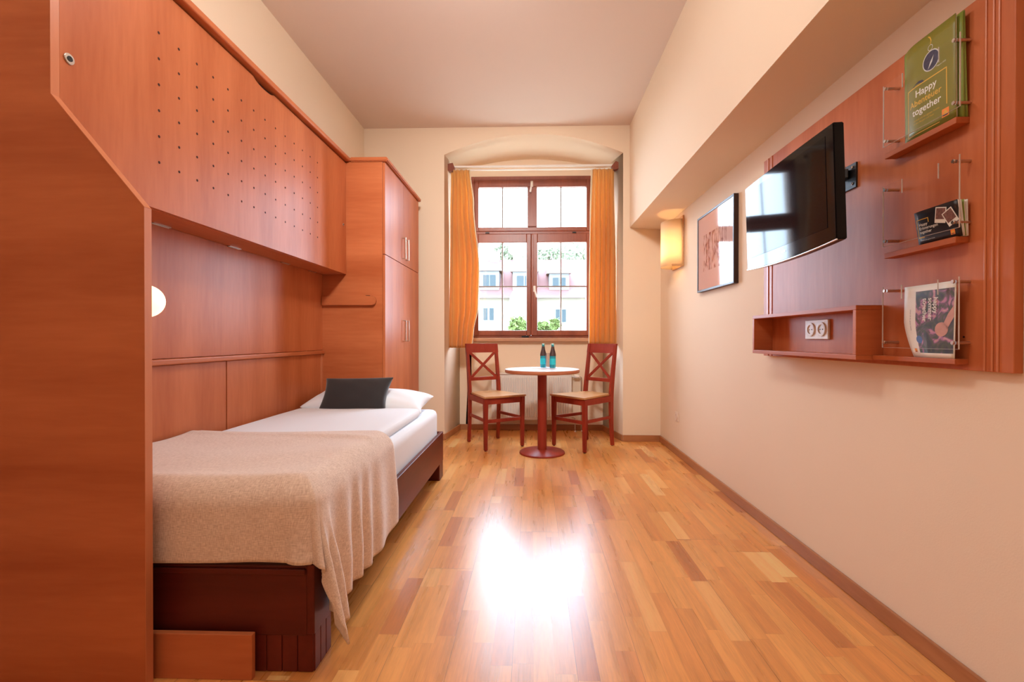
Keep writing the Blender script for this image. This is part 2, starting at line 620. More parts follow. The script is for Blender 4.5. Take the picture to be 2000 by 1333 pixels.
# outer skin of the house wall so that daylight comes in through the window only
bm = B()
box(bm, -3.0, WX0, YO, YO + 0.02, -3, 5); box(bm, WX1, 3.0, YO, YO + 0.02, -3, 5)
box(bm, WX0, WX1, YO, YO + 0.02, -3, WZ0); box(bm, WX0, WX1, YO, YO + 0.02, WZ1, 5)
box(bm, -3.0, 3.0, YB + 0.15, YO, 3.3, 3.4)
struct('wall_outside', bm, M_enamel)

# baseboards
BH, BT = 0.063, 0.013
bm = B(); box(bm, XR - BT, XR, YF, YB, 0, BH, 0.004)
struct('baseboard_right', bm, M_base)
bm = B()
box(bm, xo1, XR - BT, YB - BT, YB, 0, BH, 0.003)
box(bm, -1.10, xo0, YB - BT, YB, 0, BH, 0.003)
struct('baseboard_back', bm, M_baseX)
bm = B()
box(bm, xi0 + 0.005, xi1 - 0.005, YN - BT, YN, 0, BH, 0.003)
bar(bm, (xo0 + 0.007, YB, BH / 2), (xi0 + 0.007, YN, BH / 2), BH, BT, up=(1, 0, 0))
bar(bm, (xo1 - 0.007, YB, BH / 2), (xi1 - 0.007, YN, BH / 2), BH, BT, up=(1, 0, 0))
struct('baseboard_niche', bm, M_baseX)

# ------------------------------------------------------------------ window
win = thing('window_1', (-0.02, 5.12, 1.026), kind='structure')
def rectframe(bm, x0, x1, z0, z1, y0, y1, l, r, b, t, bev=0.004):
    box(bm, x0, x0 + l, y0, y1, z0, z1, bev)
    box(bm, x1 - r, x1, y0, y1, z0, z1, bev)
    box(bm, x0 + l - 0.001, x1 - r + 0.001, y0, y1, z0, z0 + b, bev)
    box(bm, x0 + l - 0.001, x1 - r + 0.001, y0, y1, z1 - t, z1, bev)
bm = B()
rectframe(bm, WX0, WX1, WZ0, WZ1, 5.10, 5.17, 0.038, 0.012, 0.024, 0.045)
box(bm, WX0 + 0.03, WX1 - 0.01, 5.095, 5.17, 2.172, 2.202, 0.003)
obj('window_frame', bm, M_winwood, win)
# upper sash
bm = B()
rectframe(bm, -0.643, 0.629, 2.201, 2.768, 5.085, 5.15, 0.046, 0.038, 0.046, 0.078, 0.006)
box(bm, -0.056, 0.050, 5.083, 5.15, 2.25, 2.69, 0.006)
us = obj('upper_sash', bm, M_winwood, win)
def muntins(parent, x, z0, z1, zh=None, x0=0, x1=0):
    bm = B(); box(bm, x - 0.007, x + 0.007, 5.108, 5.128, z0, z1)
    if zh: box(bm, x0, x1, 5.109, 5.127, zh - 0.007, zh + 0.007)
    obj('glazing_bar', bm, plain_bar, parent)
plain_bar = plain('grey_bar', (0.28, 0.22, 0.20), 0.5)
def pane(parent, x0, x1, z0, z1):
    bm = B(); box(bm, x0, x1, 5.116, 5.12, z0, z1)
    obj('window_pane', bm, M_glass, parent)
muntins(us, -0.333, 2.25, 2.69); muntins(us, 0.313, 2.25, 2.69)
pane(us, -0.60, -0.055, 2.248, 2.69); pane(us, 0.049, 0.594, 2.248, 2.69)
def win_handle(parent, x, z, ang, y=5.083):
    bm = B()
    box(bm, x - 0.014, x + 0.014, y - 0.008, y, z - 0.033, z + 0.033, 0.006, 3)
    cyl(bm, (x, y - 0.006, z), (x, y - 0.035, z), 0.009)
    d = Vector((math.sin(ang), 0, -math.cos(ang)))
    tube(bm, [Vector((x, y - 0.035, z)), Vector((x, y - 0.038, z)) + d * 0.03, Vector((x, y - 0.04, z)) + d * 0.10], 0.009)
    obj('window_handle', bm, M_enamel, parent, smooth=40)
win_handle(us, -0.008, 2.72, -0.15, 5.086)
bm = B()
rectframe(bm, -0.643, -0.016, 1.049, 2.173, 5.088, 5.15, 0.046, 0.050, 0.058, 0.094, 0.006)
lc = obj('left_casement', bm, M_winwood, win)
muntins(lc, -0.333, 1.108, 2.076, 1.593, -0.6, -0.064)
pane(lc, -0.60, -0.063, 1.106, 2.078)
bm = B()
rectframe(bm, -0.0165, 0.629, 1.049, 2.173, 5.083, 5.15, 0.071, 0.038, 0.058, 0.094, 0.006)
box(bm, -0.012, 0.012, 5.075, 5.084, 1.056, 2.164, 0.004)
rc = obj('right_casement', bm, M_winwood, win)
muntins(rc, 0.313, 1.108, 2.076, 1.593, 0.05, 0.594)
pane(rc, 0.052, 0.594, 1.106, 2.078)
win_handle(rc, 0.020, 1.565, 0.25, 5.083)
bm = B()
for x in (-0.50, 0.46):
    box(bm, x - 0.02, x + 0.02, 5.085, 5.096, 2.178, 2.192, 0.003)
box(bm, -0.12, -0.04, 5.085, 5.101, 1.030, 1.046, 0.002)
obj('latch', bm, M_black, win)
bm = B(); box(bm, WX0 - 0.01, WX1 + 0.012, 5.045, 5.12, 0.985, 1.024, 0.006)
struct('trim_sill', bm, M_sill)

# ------------------------------------------------------------------ curtains and rail
rail = thing('curtain_rail', (0, 4.72, 2.724), label='white curtain rail between two dark wooden blocks above the window', cat='curtain rail')
bm = B()
box(bm, -0.835, 0.835, 4.700, 4.725, 2.768, 2.786, 0.004)
box(bm, -0.835, 0.835, 4.738, 4.755, 2.748, 2.762, 0.004)
obj('track', bm, M_enamel, rail)
for s in (-1, 1):
    bm = B()
    x0, x1 = (-0.861, -0.812) if s < 0 else (0.812, 0.862)
    if s < 0: prism(bm, [(-0.866, 4.69, 2.80), (-0.815, 4.69, 2.812), (-0.795, 4.69, 2.765), (-0.82, 4.69, 2.722), (-0.866, 4.69, 2.735)], (0, 0.07, 0))
    else: prism(bm, [(0.868, 4.69, 2.80), (0.84, 4.69, 2.812), (0.80, 4.69, 2.765), (0.815, 4.69, 2.722), (0.868, 4.69, 2.735)], (0, 0.07, 0))
    obj('bracket', bm, M_winwood, rail)


def lerp_tab(tab, z):
    for (z0, v0), (z1, v1) in zip(tab, tab[1:]):
        if z <= z0 and z >= z1:
            f = (z0 - z) / (z0 - z1)
            f = f * f * (3 - 2 * f)
            return v0 + (v1 - v0) * f
    return tab[-1][1] if z < tab[-1][0] else tab[0][1]


def curtain(name, tl, tr, ztop, zbot, folds, label, phase, group, linside):
    t = thing(name, ((tl[0][1] + tr[0][1]) / 2, 4.71, zbot), label=label, cat='curtain', group=group)
    def fn(u, v):
        z = ztop + (zbot - ztop) * v
        a, b = lerp_tab(tl, z), lerp_tab(tr, z)
        uu = u + 0.012 * math.sin(v * 5 + u * 9 + phase)
        amp = 0.014 + 0.026 * min(1, v * 2.5)
        ph = 2 * PI * folds * u + 0.7 * math.sin(v * 3.0 + phase + u * 4)
        y = 4.712 + amp * math.sin(ph) + 0.0035 * math.sin(2.3 * ph + v * 4 + phase)
        x = a + (b - a) * min(1, max(0, uu)) + 0.004 * math.sin(2 * ph)
        if v < 0.05:
            y += 0.004 * math.sin(u * 150)
        return (max(-0.856, min(0.855, x)), y, z)
    bm = grid(B(), fn, 96, 60)
    o = obj('drape', bm, M_curtain, t, smooth=80)
    solid(o, 0.0025)
    # inner seam with pale lining turned over
    bm = B()
    def fl(u, v):
        z = ztop + (zbot - ztop) * v
        a, b = lerp_tab(tl, z), lerp_tab(tr, z)
        e = b if linside > 0 else a
        p = fn(1.0 if linside > 0 else 0.0, v)
        return (e + linside * (0.001 + 0.010 * u * (0.6 + 0.6 * math.sin(v * 6 + 0.6) ** 2)), p[1] + 0.004 + 0.012 * u, z)
    grid(bm, fl, 2, 60)
    o = obj('lining', bm, M_lining, t, smooth=80)
    solid(o, 0.0015)
    return t


curtain('curtain', [(2.75, -0.838), (2.3, -0.852), (0.9, -0.858)],
        [(2.75, -0.648), (2.39, -0.613), (1.76, -0.555), (1.34, -0.566), (1.08, -0.608), (0.9, -0.63)],
        2.746, 0.922, 4.6, 'ochre yellow curtain hanging at the left side of the window', 0.3, 'curtains beside the window', 1)
curtain('curtain', [(2.75, 0.606), (1.86, 0.588), (0.9, 0.578)],
        [(2.75, 0.828), (1.75, 0.852), (0.9, 0.857)],
        2.74, 0.96, 5.2, 'ochre yellow curtain hanging at the right side of the window', 2.1, 'curtains beside the window', -1)

# ------------------------------------------------------------------ radiator
rad = thing('radiator', (0, 5.05, 0.12), label='white ribbed panel radiator on the wall below the window', cat='radiator')
RX0, RX1, RZ0, RZ1 = -0.447, 0.425, 0.125, 0.628
bm = B()
box(bm, RX0, RX1, 5.02, 5.075, RZ0, RZ1, 0.006)
n = 34
for i in range(n):
    x = RX0 + 0.02 + (RX1 - RX0 - 0.04) * (i + 0.5) / n
    box(bm, x - 0.0075, x + 0.0075, 5.008, 5.022, RZ0 + 0.035, RZ1 - 0.03, 0.005)
obj('panel', bm, M_enamel, rad)
bm = B()
box(bm, RX0, RX1, 5.006, 5.106, RZ1, RZ1 + 0.012, 0.003)
for i in range(2):
    x = (RX0, RX1 - 0.004)[i]
    box(bm, x, x + 0.004, 5.02, 5.106, RZ0 + 0.03, RZ1, 0.001)
obj('casing', bm, M_enamel, rad)
bm = B()
cyl(bm, (RX1 - 0.002, 5.06, 0.60), (RX1 + 0.03, 5.06, 0.60), 0.010)
cyl(bm, (RX1 + 0.03, 5.06, 0.60), (RX1 + 0.085, 5.06, 0.60), 0.022, 0.018, bev=0.003)
obj('thermostat_valve', bm, M_enamel, rad, smooth=40)
bm = B()
tube(bm, [(RX1 + 0.085, 5.06, 0.60), (RX1 + 0.10, 5.06, 0.60), (RX1 + 0.11, 5.06, 0.585), (RX1 + 0.11, 5.06, 0.56), (RX1 + 0.11, 5.06, 0.0)], 0.007)
obj('pipe', bm, M_steel, rad, smooth=60)
bm = B()
tube(bm, [(RX1 - 0.01, 5.045, 0.16), (RX1 + 0.03, 5.045, 0.16), (RX1 + 0.04, 5.045, 0.148), (RX1 + 0.04, 5.045, 0.12), (RX1 + 0.04, 5.045, 0.0)], 0.007)
obj('pipe', bm, M_steel, rad, smooth=60)
for x, y in ((RX1 + 0.11, 5.06), (RX1 + 0.04, 5.045)):
    bm = B(); cyl(bm, (x, y, 0.0), (x, y, 0.012), 0.017, 0.011)
    obj('pipe_collar', bm, M_chrome, rad, smooth=40)
bm = B()
for x in (RX0 + 0.15, RX1 - 0.15):
    box(bm, x - 0.02, x + 0.02, 5.075, 5.12, RZ0 + 0.1, RZ1 - 0.06)
obj('wall_bracket', bm, M_enamel, rad)

# ------------------------------------------------------------------ left: bunk unit, panelling, wardrobe
XB, XW, XP_, YW = -1.388, -1.096, -1.569, 3.40
# big end board
eb = thing('end_board', (-1.4, 1.30, 0), label='tall cherry veneer end board with slanted corner at the foot of the bed', cat='wooden panel')
bm = B()
prof = [(XL, 1.29, 0), (-1.113, 1.29, 0), (-1.113, 1.29, 1.393), (-1.388, 1.29, 1.722), (-1.388, 1.29, 2.331), (XL, 1.29, 2.331)]
prism(bm, prof, (0, 0.024, 0))
obj('board', bm, M_cherryX, eb)
bm = B()
for a, b in (((-1.113, 0.0), (-1.113, 1.393)), ((-1.113, 1.393), (-1.388, 1.722)), ((-1.388, 1.722), (-1.388, 2.331))):
    d = Vector((b[0] - a[0], 0, b[1] - a[1])).normalized()
    nrm = Vector((d.z, 0, -d.x))
    if nrm.x < 0: nrm = -nrm
    pa, pb = Vector((a[0], 0, a[1])), Vector((b[0], 0, b[1]))
    t_ = 0.0016
    prism(bm, [pa + Vector((0, 1.2892, 0)), pb + Vector((0, 1.2892, 0)), pb + nrm * t_ + Vector((0, 1.2892, 0)), pa + nrm * t_ + Vector((0, 1.2892, 0))], (0, 0.0252, 0))
obj('edge_band', bm, M_cherryE, eb)

# globe reading lamp behind the end board
gl = thing('reading_lamp', (-1.180, 1.316, 1.13), label='round glowing reading lamp on the bed side of the end board', cat='lamp')
bm = B(); cyl(bm, (-1.184, 1.3138, 1.13), (-1.184, 1.332, 1.13), 0.03, bev=0.003)
obj('mount', bm, M_enamel, gl, smooth=40)
bm = B()
b2 = bmesh.new(); bmesh.ops.create_uvsphere(b2, u_segments=28, v_segments=18, radius=0.05)
merge(bm, b2, Matrix.Translation((-1.184, 1.376, 1.13)))
obj('globe', bm, emit('reading_lamp_glass', (1.0, 0.80, 0.42), 1.0), gl, smooth=80)

# wall panelling behind the bed
pn = thing('wall_panelling', (XP_, 2.35, 0), label='cherry veneer panelling with a moulding, on the wall along the bed', cat='wall panel')
bm = B(); box(bm, XP_ - 0.02, XP_, 1.314, YW, 0.93, 1.494, 0.001)
obj('upper_panel', bm, M_cherryZ, pn)
bm = B()
box(bm, XP_ - 0.02, XP_ - 0.004, 1.314, 2.32, 0, 0.9, 0.001)
obj('lower_panel', bm, M_cherryZ, pn)
bm = B()
box(bm, XP_ - 0.02, XP_ - 0.001, 2.323, YW - 0.03, 0, 0.9, 0.001)
obj('lower_panel', bm, M_cherryZ, pn)
bm = B()
box(bm, XP_ - 0.02, XP_ + 0.004, YW - 0.028, YW, 0, 0.9, 0.002)
obj('stile', bm, M_cherryE, pn)
bm = B()
box(bm, XP_ - 0.02, XP_ + 0.018, 1.314, YW, 0.902, 0.928, 0.006, 3)
obj('moulding', bm, M_cherryY, pn)

# folded upper bunk
bk = thing('folding_bunk', (XB, 2.35, 1.494), label='folded-up cherry veneer bunk with rows of vent holes, above the bed', cat='bunk bed')
bm = B()
# front panel with finger notch
NY0, NY1 = 2.28, 2.42
pts = [(0, 1.3165), (0, YW - 0.003)]
pz0, pz1 = 1.4955, 2.322
outline = [(XB, 1.3165, pz0), (XB, YW - 0.003, pz0), (XB, YW - 0.003, pz1), (XB, NY1 + 0.02, pz1)]
for k in range(9):
    a = k / 8
    outline.append((XB, NY1 - (NY1 - NY0) * a, pz1 - 0.018 * math.sin(PI * (0.12 + 0.76 * a)) ** 0.5))
outline += [(XB, NY0 - 0.02, pz1), (XB, 1.3165, pz1)]
prism(bm, outline, (-0.02, 0, 0))
obj('front_panel', bm, M_cherryZ, bk)
bm = B()
box(bm, XP_ + 0.001, XB - 0.021, 1.3165, YW - 0.003, 1.494, 1.514, 0.001)
box(bm, XL, XP_ - 0.001, 1.3165, YW - 0.003, 1.50, 2.30)
box(bm, XP_, XB - 0.024, 1.3165, YW - 0.003, 2.29, 2.30)
obj('case', bm, M_cherryY, bk)
hole0 = None
for c in range(14):
    y = 1.677 + 0.0972 * c
    for r in range(6):
        z = 2.152 - 0.0962 * r
        if hole0 is None:
            bm = B(); cyl(bm, (XB - 0.004, y, z), (XB + 0.0006, y, z), 0.0052, n=12)
            hole0 = obj('vent_hole', bm, M_hole, bk)
        else:
            h_ = hole0.copy(); C.objects.link(h_); h_.parent = bk
            h_.location = (0, 0.0972 * c, -0.0962 * r)
for y, r in ((1.343, 0.016), (3.345, 0.011)):
    bm = B()
    cyl(bm, (XB - 0.002, y, 1.853), (XB + 0.004, y, 1.853), r, bev=0.0015)
    lk = obj('lock', bm, M_steel, bk, smooth=40)
    bm = B(); cyl(bm, (XB + 0.002, y, 1.853), (XB + 0.0055, y, 1.853), r * 0.5)
    box(bm, XB + 0.005, XB + 0.006, y - 0.001, y + 0.001, 1.853 - r * 0.35, 1.853 + r * 0.35)
    obj('key_slot', bm, M_black, lk)
for y in (1.895, 2.372, 2.87, 3.23):
    bm = B()
    box(bm, XP_ + 0.0005, XP_ + 0.016, y - 0.045, y + 0.045, 1.4905, 1.4945)
    cyl(bm, (XP_ + 0.004, y - 0.045, 1.491), (XP_ + 0.004, y + 0.045, 1.491), 0.003, n=10)
    obj('hinge', bm, M_steel, bk)
bm = B()
box(bm, XL, -1.357, 1.24, YW, 2.333, 2.365, 0.008, 3)
obj('cornice', bm, M_cherryY, bk)
bm = B()
box(bm, XB - 0.03, XB - 0.022, 1.32, YW, 2.30, 2.333)
obj('painted_shadow_gap', bm, M_hole, bk)  # dark strip, paints the shade in the slot under the cornice

# wardrobe
wd = thing('wardrobe', (-1.39, 3.9, 0), label='tall cherry wardrobe with four doors at the head of the bed', cat='wardrobe')
YE = 4.405
bm = B()
box(bm, XL, XW - 0.020, YW, YW + 0.02, 0.0, 2.331, 0.001)
box(bm, XL, XW - 0.020, YE - 0.02, YE, 0.0, 2.331, 0.001)
box(bm, XL, XL + 0.01, YW + 0.02, YE - 0.02, 0.0, 2.331)
box(bm, XL + 0.01, XW - 0.022, YW + 0.02, YE - 0.02, 2.31, 2.331)
box(bm, XL + 0.01, XW - 0.022, YW + 0.02, YE - 0.02, 0.06, 0.08)
box(bm, XW - 0.05, XW - 0.03, YW + 0.02, YE - 0.02, 0.0, 0.07)
obj('body', bm, M_cherryX, wd)
YM = 3.900
for nm, y0, y1, z0, z1, hy, hz in (('door', YW, YM - 0.0015, 1.646, 2.326, 3.868, 1.78), ('door', YM + 0.0015, YE, 1.646, 2.326, 3.962, 1.78),
                                  ('door', YW, YM - 0.0015, 0.075, 1.641, 3.868, 1.082), ('door', YM + 0.0015, YE, 0.075, 1.641, 3.962, 1.082)):
    bm = B(); box(bm, XW - 0.018, XW, y0, y1, z0, z1, 0.0012)
    d = obj(nm, bm, M_cherryZ, wd)
    bm = B()
    h2 = 0.088
    tube(bm, [(XW + 0.0, hy, hz - h2 + 0.002), (XW + 0.026, hy, hz - h2 + 0.002)], 0.0045)
    tube(bm, [(XW + 0.0, hy, hz + h2 - 0.002), (XW + 0.026, hy, hz + h2 - 0.002)], 0.0045)
    tube(bm, [(XW + 0.026, hy, hz - h2 - 0.002), (XW + 0.026, hy, hz + h2 + 0.002)], 0.005)
    obj('handle', bm, M_steel, d, smooth=50)
bm = B()
prism(bm, [(XL, YW - 0.0, 2.333), (-1.356, YW, 2.333), (-1.356, YW - 0.012, 2.333), (XW + 0.02, YW - 0.012, 2.333), (XW + 0.02, YE + 0.02, 2.333), (XL, YE + 0.02, 2.333)], (0, 0, 0.032))
bmesh.ops.bevel(bm, geom=[e for e in bm.edges], offset=0.006, segments=2, affect='EDGES')
obj('cornice', bm, M_cherryX, wd)
# handrail on the wardrobe side
bm = B()
b2 = bmesh.new()
pts = [(-1.566, YW - 0.026, 1.262), (-1.185, YW - 0.026, 1.262), (-1.166, YW - 0.026, 1.272), (-1.158, YW - 0.026, 1.298), (-1.166, YW - 0.026, 1.322), (-1.185, YW - 0.026, 1.333), (-1.566, YW - 0.026, 1.333)]
prism(b2, pts, (0, 0.026, 0))
bmesh.ops.bevel(b2, geom=b2.edges[:], offset=0.003, segments=2, affect='EDGES')
merge(bm, b2)
hr = obj('side_rail', bm, M_cherryX, wd)
bm = B(); box(bm, -1.235, -1.205, YW - 0.02, YW - 0.008, 1.333, 1.337, 0.001)
obj('fitting', bm, M_black, hr)

# ------------------------------------------------------------------ bed
bed = thing('bed_frame', (-1.1, 2.38, 0), label='low dark mahogany bed frame under the white mattress', cat='bed')
BX0, BX1, BY0, BY1 = -1.562, -0.660, 1.372, 3.386
bm = B(); box(bm, BX1 - 0.024, BX1, BY0, BY1, 0.118, 0.330, 0.003)
obj('side_rail', bm, M_bedwood, bed)
bm = B(); box(bm, BX0, BX0 + 0.024, BY0, BY1, 0.118, 0.330, 0.003)
obj('side_rail', bm, M_bedwood, bed)
bm = B(); box(bm, BX0 + 0.024, BX1 - 0.024, BY0 + 0.002, BY0 + 0.026, 0.112, 0.326, 0.003)
fb = obj('footboard', bm, M_bedwoodX, bed)
bm = B(); box(bm, BX0 + 0.024, BX1 - 0.026, BY0 - 0.006, BY0 + 0.004, 0.300, 0.318, 0.003)
obj('footboard_lip', bm, M_bedwoodX, fb)
bm = B(); box(bm, BX0 + 0.024, BX1 - 0.024, BY1 - 0.024, BY1, 0.118, 0.330, 0.003)
obj('headboard', bm, M_bedwoodX, bed)
# near leg: fluted corner block
def leg_block(x0, x1, y0, y1, h, flutes):
    bm = B()
    box(bm, x0, x1, y0, y1, 0, h, 0.002)
    if flutes:
        nx = 4
        for i in range(nx):
            xa = x0 + (x1 - x0) * (i + 0.03) / nx; xb = x0 + (x1 - x0) * (i + 0.97) / nx
            box(bm, xa, xb, y0 - 0.004, y0 + 0.002, 0.001, h, 0.0015)
        ny = 3
        for i in range(ny):
            ya = y0 + (y1 - y0) * (i + 0.04) / ny; yb = y0 + (y1 - y0) * (i + 0.96) / ny
            box(bm, x1 - 0.002, x1 + 0.004, ya, yb, 0.001, h, 0.0015)
    return bm
obj('leg', leg_block(-0.858, -0.666, 1.380, 1.494, 0.1175, True), M_bedwood, bed)
obj('leg', leg_block(-0.780, -0.662, 3.262, 3.384, 0.1175, False), M_bedwood, bed)
obj('leg', leg_block(-1.56, -1.45, 3.262, 3.384, 0.1175, False), M_bedwood, bed)
obj('leg', leg_block(-1.56, -1.45, 1.400, 1.494, 0.1115, False), M_bedwood, bed)
bm = B()
for i in range(12):
    y = 1.50 + i * 0.155
    box(bm, BX0 + 0.026, BX1 - 0.026, y, y + 0.07, 0.255, 0.267, 0.002)
o = obj('slats', bm, M_seat, bed)
# light wooden plinth at the foot, by the wall
bm = B(); box(bm, -1.40, -0.832, 1.338, 1.356, 0, 0.135, 0.002)
o = obj('plinth_board', bm, M_cherryX); tag(o, 'low cherry plinth board on the floor under the foot of the bed', 'wooden board')

# mattress
def puffy(bm, x0, x1, y0, y1, z0, z1, r, nx=24, ny=40, crown=0.0, wob=0.0, seed=0):
    """closed rounded slab with softly crowned, wrinkled top"""
    b = bmesh.new()
    bmesh.ops.create_cube(b, size=1)
    bmesh.ops.subdivide_edges(b, edges=b.edges[:], cuts=20, use_grid_fill=True)
    cx, cy, cz = (x0 + x1) / 2, (y0 + y1) / 2, (z0 + z1) / 2
    hx, hy, hz = (x1 - x0) / 2, (y1 - y0) / 2, (z1 - z0) / 2
    for v in b.verts:
        q = Vector((v.co.x * 2, v.co.y * 2, v.co.z * 2))
        p = Vector((math.copysign(abs(q.x) ** 0.7, q.x) * hx, math.copysign(abs(q.y) ** 0.6, q.y) * hy, q.z * hz))
        inner = Vector((max(-hx + r, min(hx - r, p.x)), max(-hy + r, min(hy - r, p.y)), max(-hz + min(r, hz), min(hz - min(r, hz), p.z))))
        d = p - inner
        if d.length > 1e-6:
            m_ = max(abs(d.x), abs(d.y), abs(d.z))
            p = inner + d.normalized() * min(r, m_)
        if q.z > 0:
            fx, fy = 1 - (p.x / hx) ** 2, 1 - (p.y / hy) ** 2
            p.z += crown * fx * fy * q.z
            if wob:
                p.z += q.z * wob * math.sqrt(max(0, fx * fy)) * (math.sin(p.x * 9 + seed + 2 * math.sin(p.y * 5)) * math.sin(p.y * 7 + seed * 2) + 0.4 * math.sin(p.x * 23 + p.y * 17 + seed))
        v.co = p + Vector((cx, cy, cz))
    merge(bm, b)
    return bm


bm = puffy(B(), -1.556, -0.692, 1.402, 3.375, 0.268, 0.502, 0.045, crown=0.006)
o = obj('mattress', bm, M_white, smooth=70)
tag(o, 'thick mattress in a white fitted sheet lying in the bed frame', 'mattress')

# duvet
bm = puffy(B(), -1.553, -0.735, 1.404, 3.03, 0.497, 0.560, 0.03, crown=0.016, wob=0.004, seed=1)
o = obj('duvet', bm, M_white, smooth=80)
subsurf(o, 1)
tag(o, 'smooth white duvet spread flat over the mattress', 'duvet')

# pillow
def pillow_bm(w, d, h, n=22, corner=0.10, wr=0.0, seed=0, pinch=2.2):
    b = bmesh.new()
    def sh(u, v, s):
        x = (u * 2 - 1); y = (v * 2 - 1)
        e = max(0.0, (1 - abs(x) ** pinch) * (1 - abs(y) ** pinch))
        z = s * h / 2 * e ** 0.42
        px = x * w / 2 * (1 - corner * (1 - y * y) * 0.0 - corner * (1 - abs(y) ** 2) * abs(x) ** 4)
        py = y * d / 2 * (1 - corner * (1 - abs(x) ** 2) * abs(y) ** 4)
        if wr: z += s * wr * e * (math.sin(x * 7 + seed + 3 * y) * math.sin(y * 6 - seed))
        return (px, py, z)
    for s in (1, -1):
        vs = [[b.verts.new(sh(i / n, j / n, s)) for j in range(n + 1)] for i in range(n + 1)]
        for i in range(n):
            for j in range(n):
                f = (vs[i][j], vs[i + 1][j], vs[i + 1][j + 1], vs[i][j + 1])
                b.faces.new(f if s > 0 else tuple(reversed(f)))
    bmesh.ops.remove_doubles(b, verts=b.verts, dist=1e-5)
    return b


pl = thing('pillow', (-1.16, 3.20, 0.50), label='plump white pillow against the wardrobe at the head of the bed', cat='pillow')
bm = B()
merge(bm, pillow_bm(0.84, 0.40, 0.165, wr=0.007, seed=2), Matrix.Translation((-1.128, 3.175, 0.578)) @ Matrix.Rotation(math.radians(9), 4, 'X') @ Matrix.Rotation(math.radians(2.5), 4, 'Y'))
o = obj('pillowcase', bm, M_white, pl, smooth=80); subsurf(o, 1)
cu = thing('cushion', (-1.19, 3.09, 0.56), label='small black velvet cushion leaning on the white pillow', cat='cushion')
bm = B()
merge(bm, pillow_bm(0.485, 0.30, 0.105, wr=0.003, seed=5, corner=0.13, pinch=2.7), Matrix.Translation((-1.178, 3.03, 0.632)) @ Matrix.Rotation(math.radians(-1.0), 4, 'Y') @ Matrix.Rotation(math.radians(53), 4, 'X'))
o = obj('cushion_cover', bm, M_dark, cu, smooth=80); subsurf(o, 1)

# blanket over the foot of the bed
def blanket_mat():
    m, nt, N, L, P = nodes('beige_blanket')
    tc = N.new('ShaderNodeTexCoord')
    outs = []
    for sc in ((420, 60, 420), (60, 420, 60)):
        mp = N.new('ShaderNodeMapping'); mp.inputs['Scale'].default_value = sc
        L.new(tc.outputs['UV'], mp.inputs['Vector'])
        n = N.new('ShaderNodeTexNoise'); n.inputs['Scale'].default_value = 1.0; n.inputs['Detail'].default_value = 1
        L.new(mp.outputs[0], n.inputs['Vector'])
        outs.append(n)
    big = N.new('ShaderNodeTexNoise'); big.inputs['Scale'].default_value = 14; big.inputs['Detail'].default_value = 4
    L.new(tc.outputs['UV'], big.inputs['Vector'])
    a = N.new('ShaderNodeMath'); a.operation = 'ADD'
    L.new(outs[0].outputs['Fac'], a.inputs[0]); L.new(outs[1].outputs['Fac'], a.inputs[1])
    b = N.new('ShaderNodeMath'); b.operation = 'MULTIPLY_ADD'
    L.new(big.outputs['Fac'], b.inputs[0]); b.inputs[1].default_value = 0.25; L.new(a.outputs[0], b.inputs[2])
    r = N.new('ShaderNodeMapRange'); r.inputs['From Min'].default_value = 0.75; r.inputs['From Max'].default_value = 1.5
    L.new(b.outputs[0], r.inputs['Value'])
    mx = N.new('ShaderNodeMix'); mx.data_type = 'RGBA'
    mx.inputs['A'].default_value = (0.58, 0.40, 0.30, 1); mx.inputs['B'].default_value = (0.90, 0.72, 0.60, 1)
    L.new(r.outputs[0], mx.inputs['Factor']); L.new(mx.outputs['Result'], P.inputs['Base Color'])
    P.inputs['Roughness'].default_value = 0.95; P.inputs['Sheen Weight'].default_value = 0.5
    P.inputs['Specular IOR Level'].default_value = 0.15
    bp = N.new('ShaderNodeBump'); bp.inputs['Strength'].default_value = 0.25; bp.inputs['Distance'].default_value = 0.002
    L.new(a.outputs[0], bp.inputs['Height']); L.new(bp.outputs['Normal'], P.inputs['Normal'])
    return m


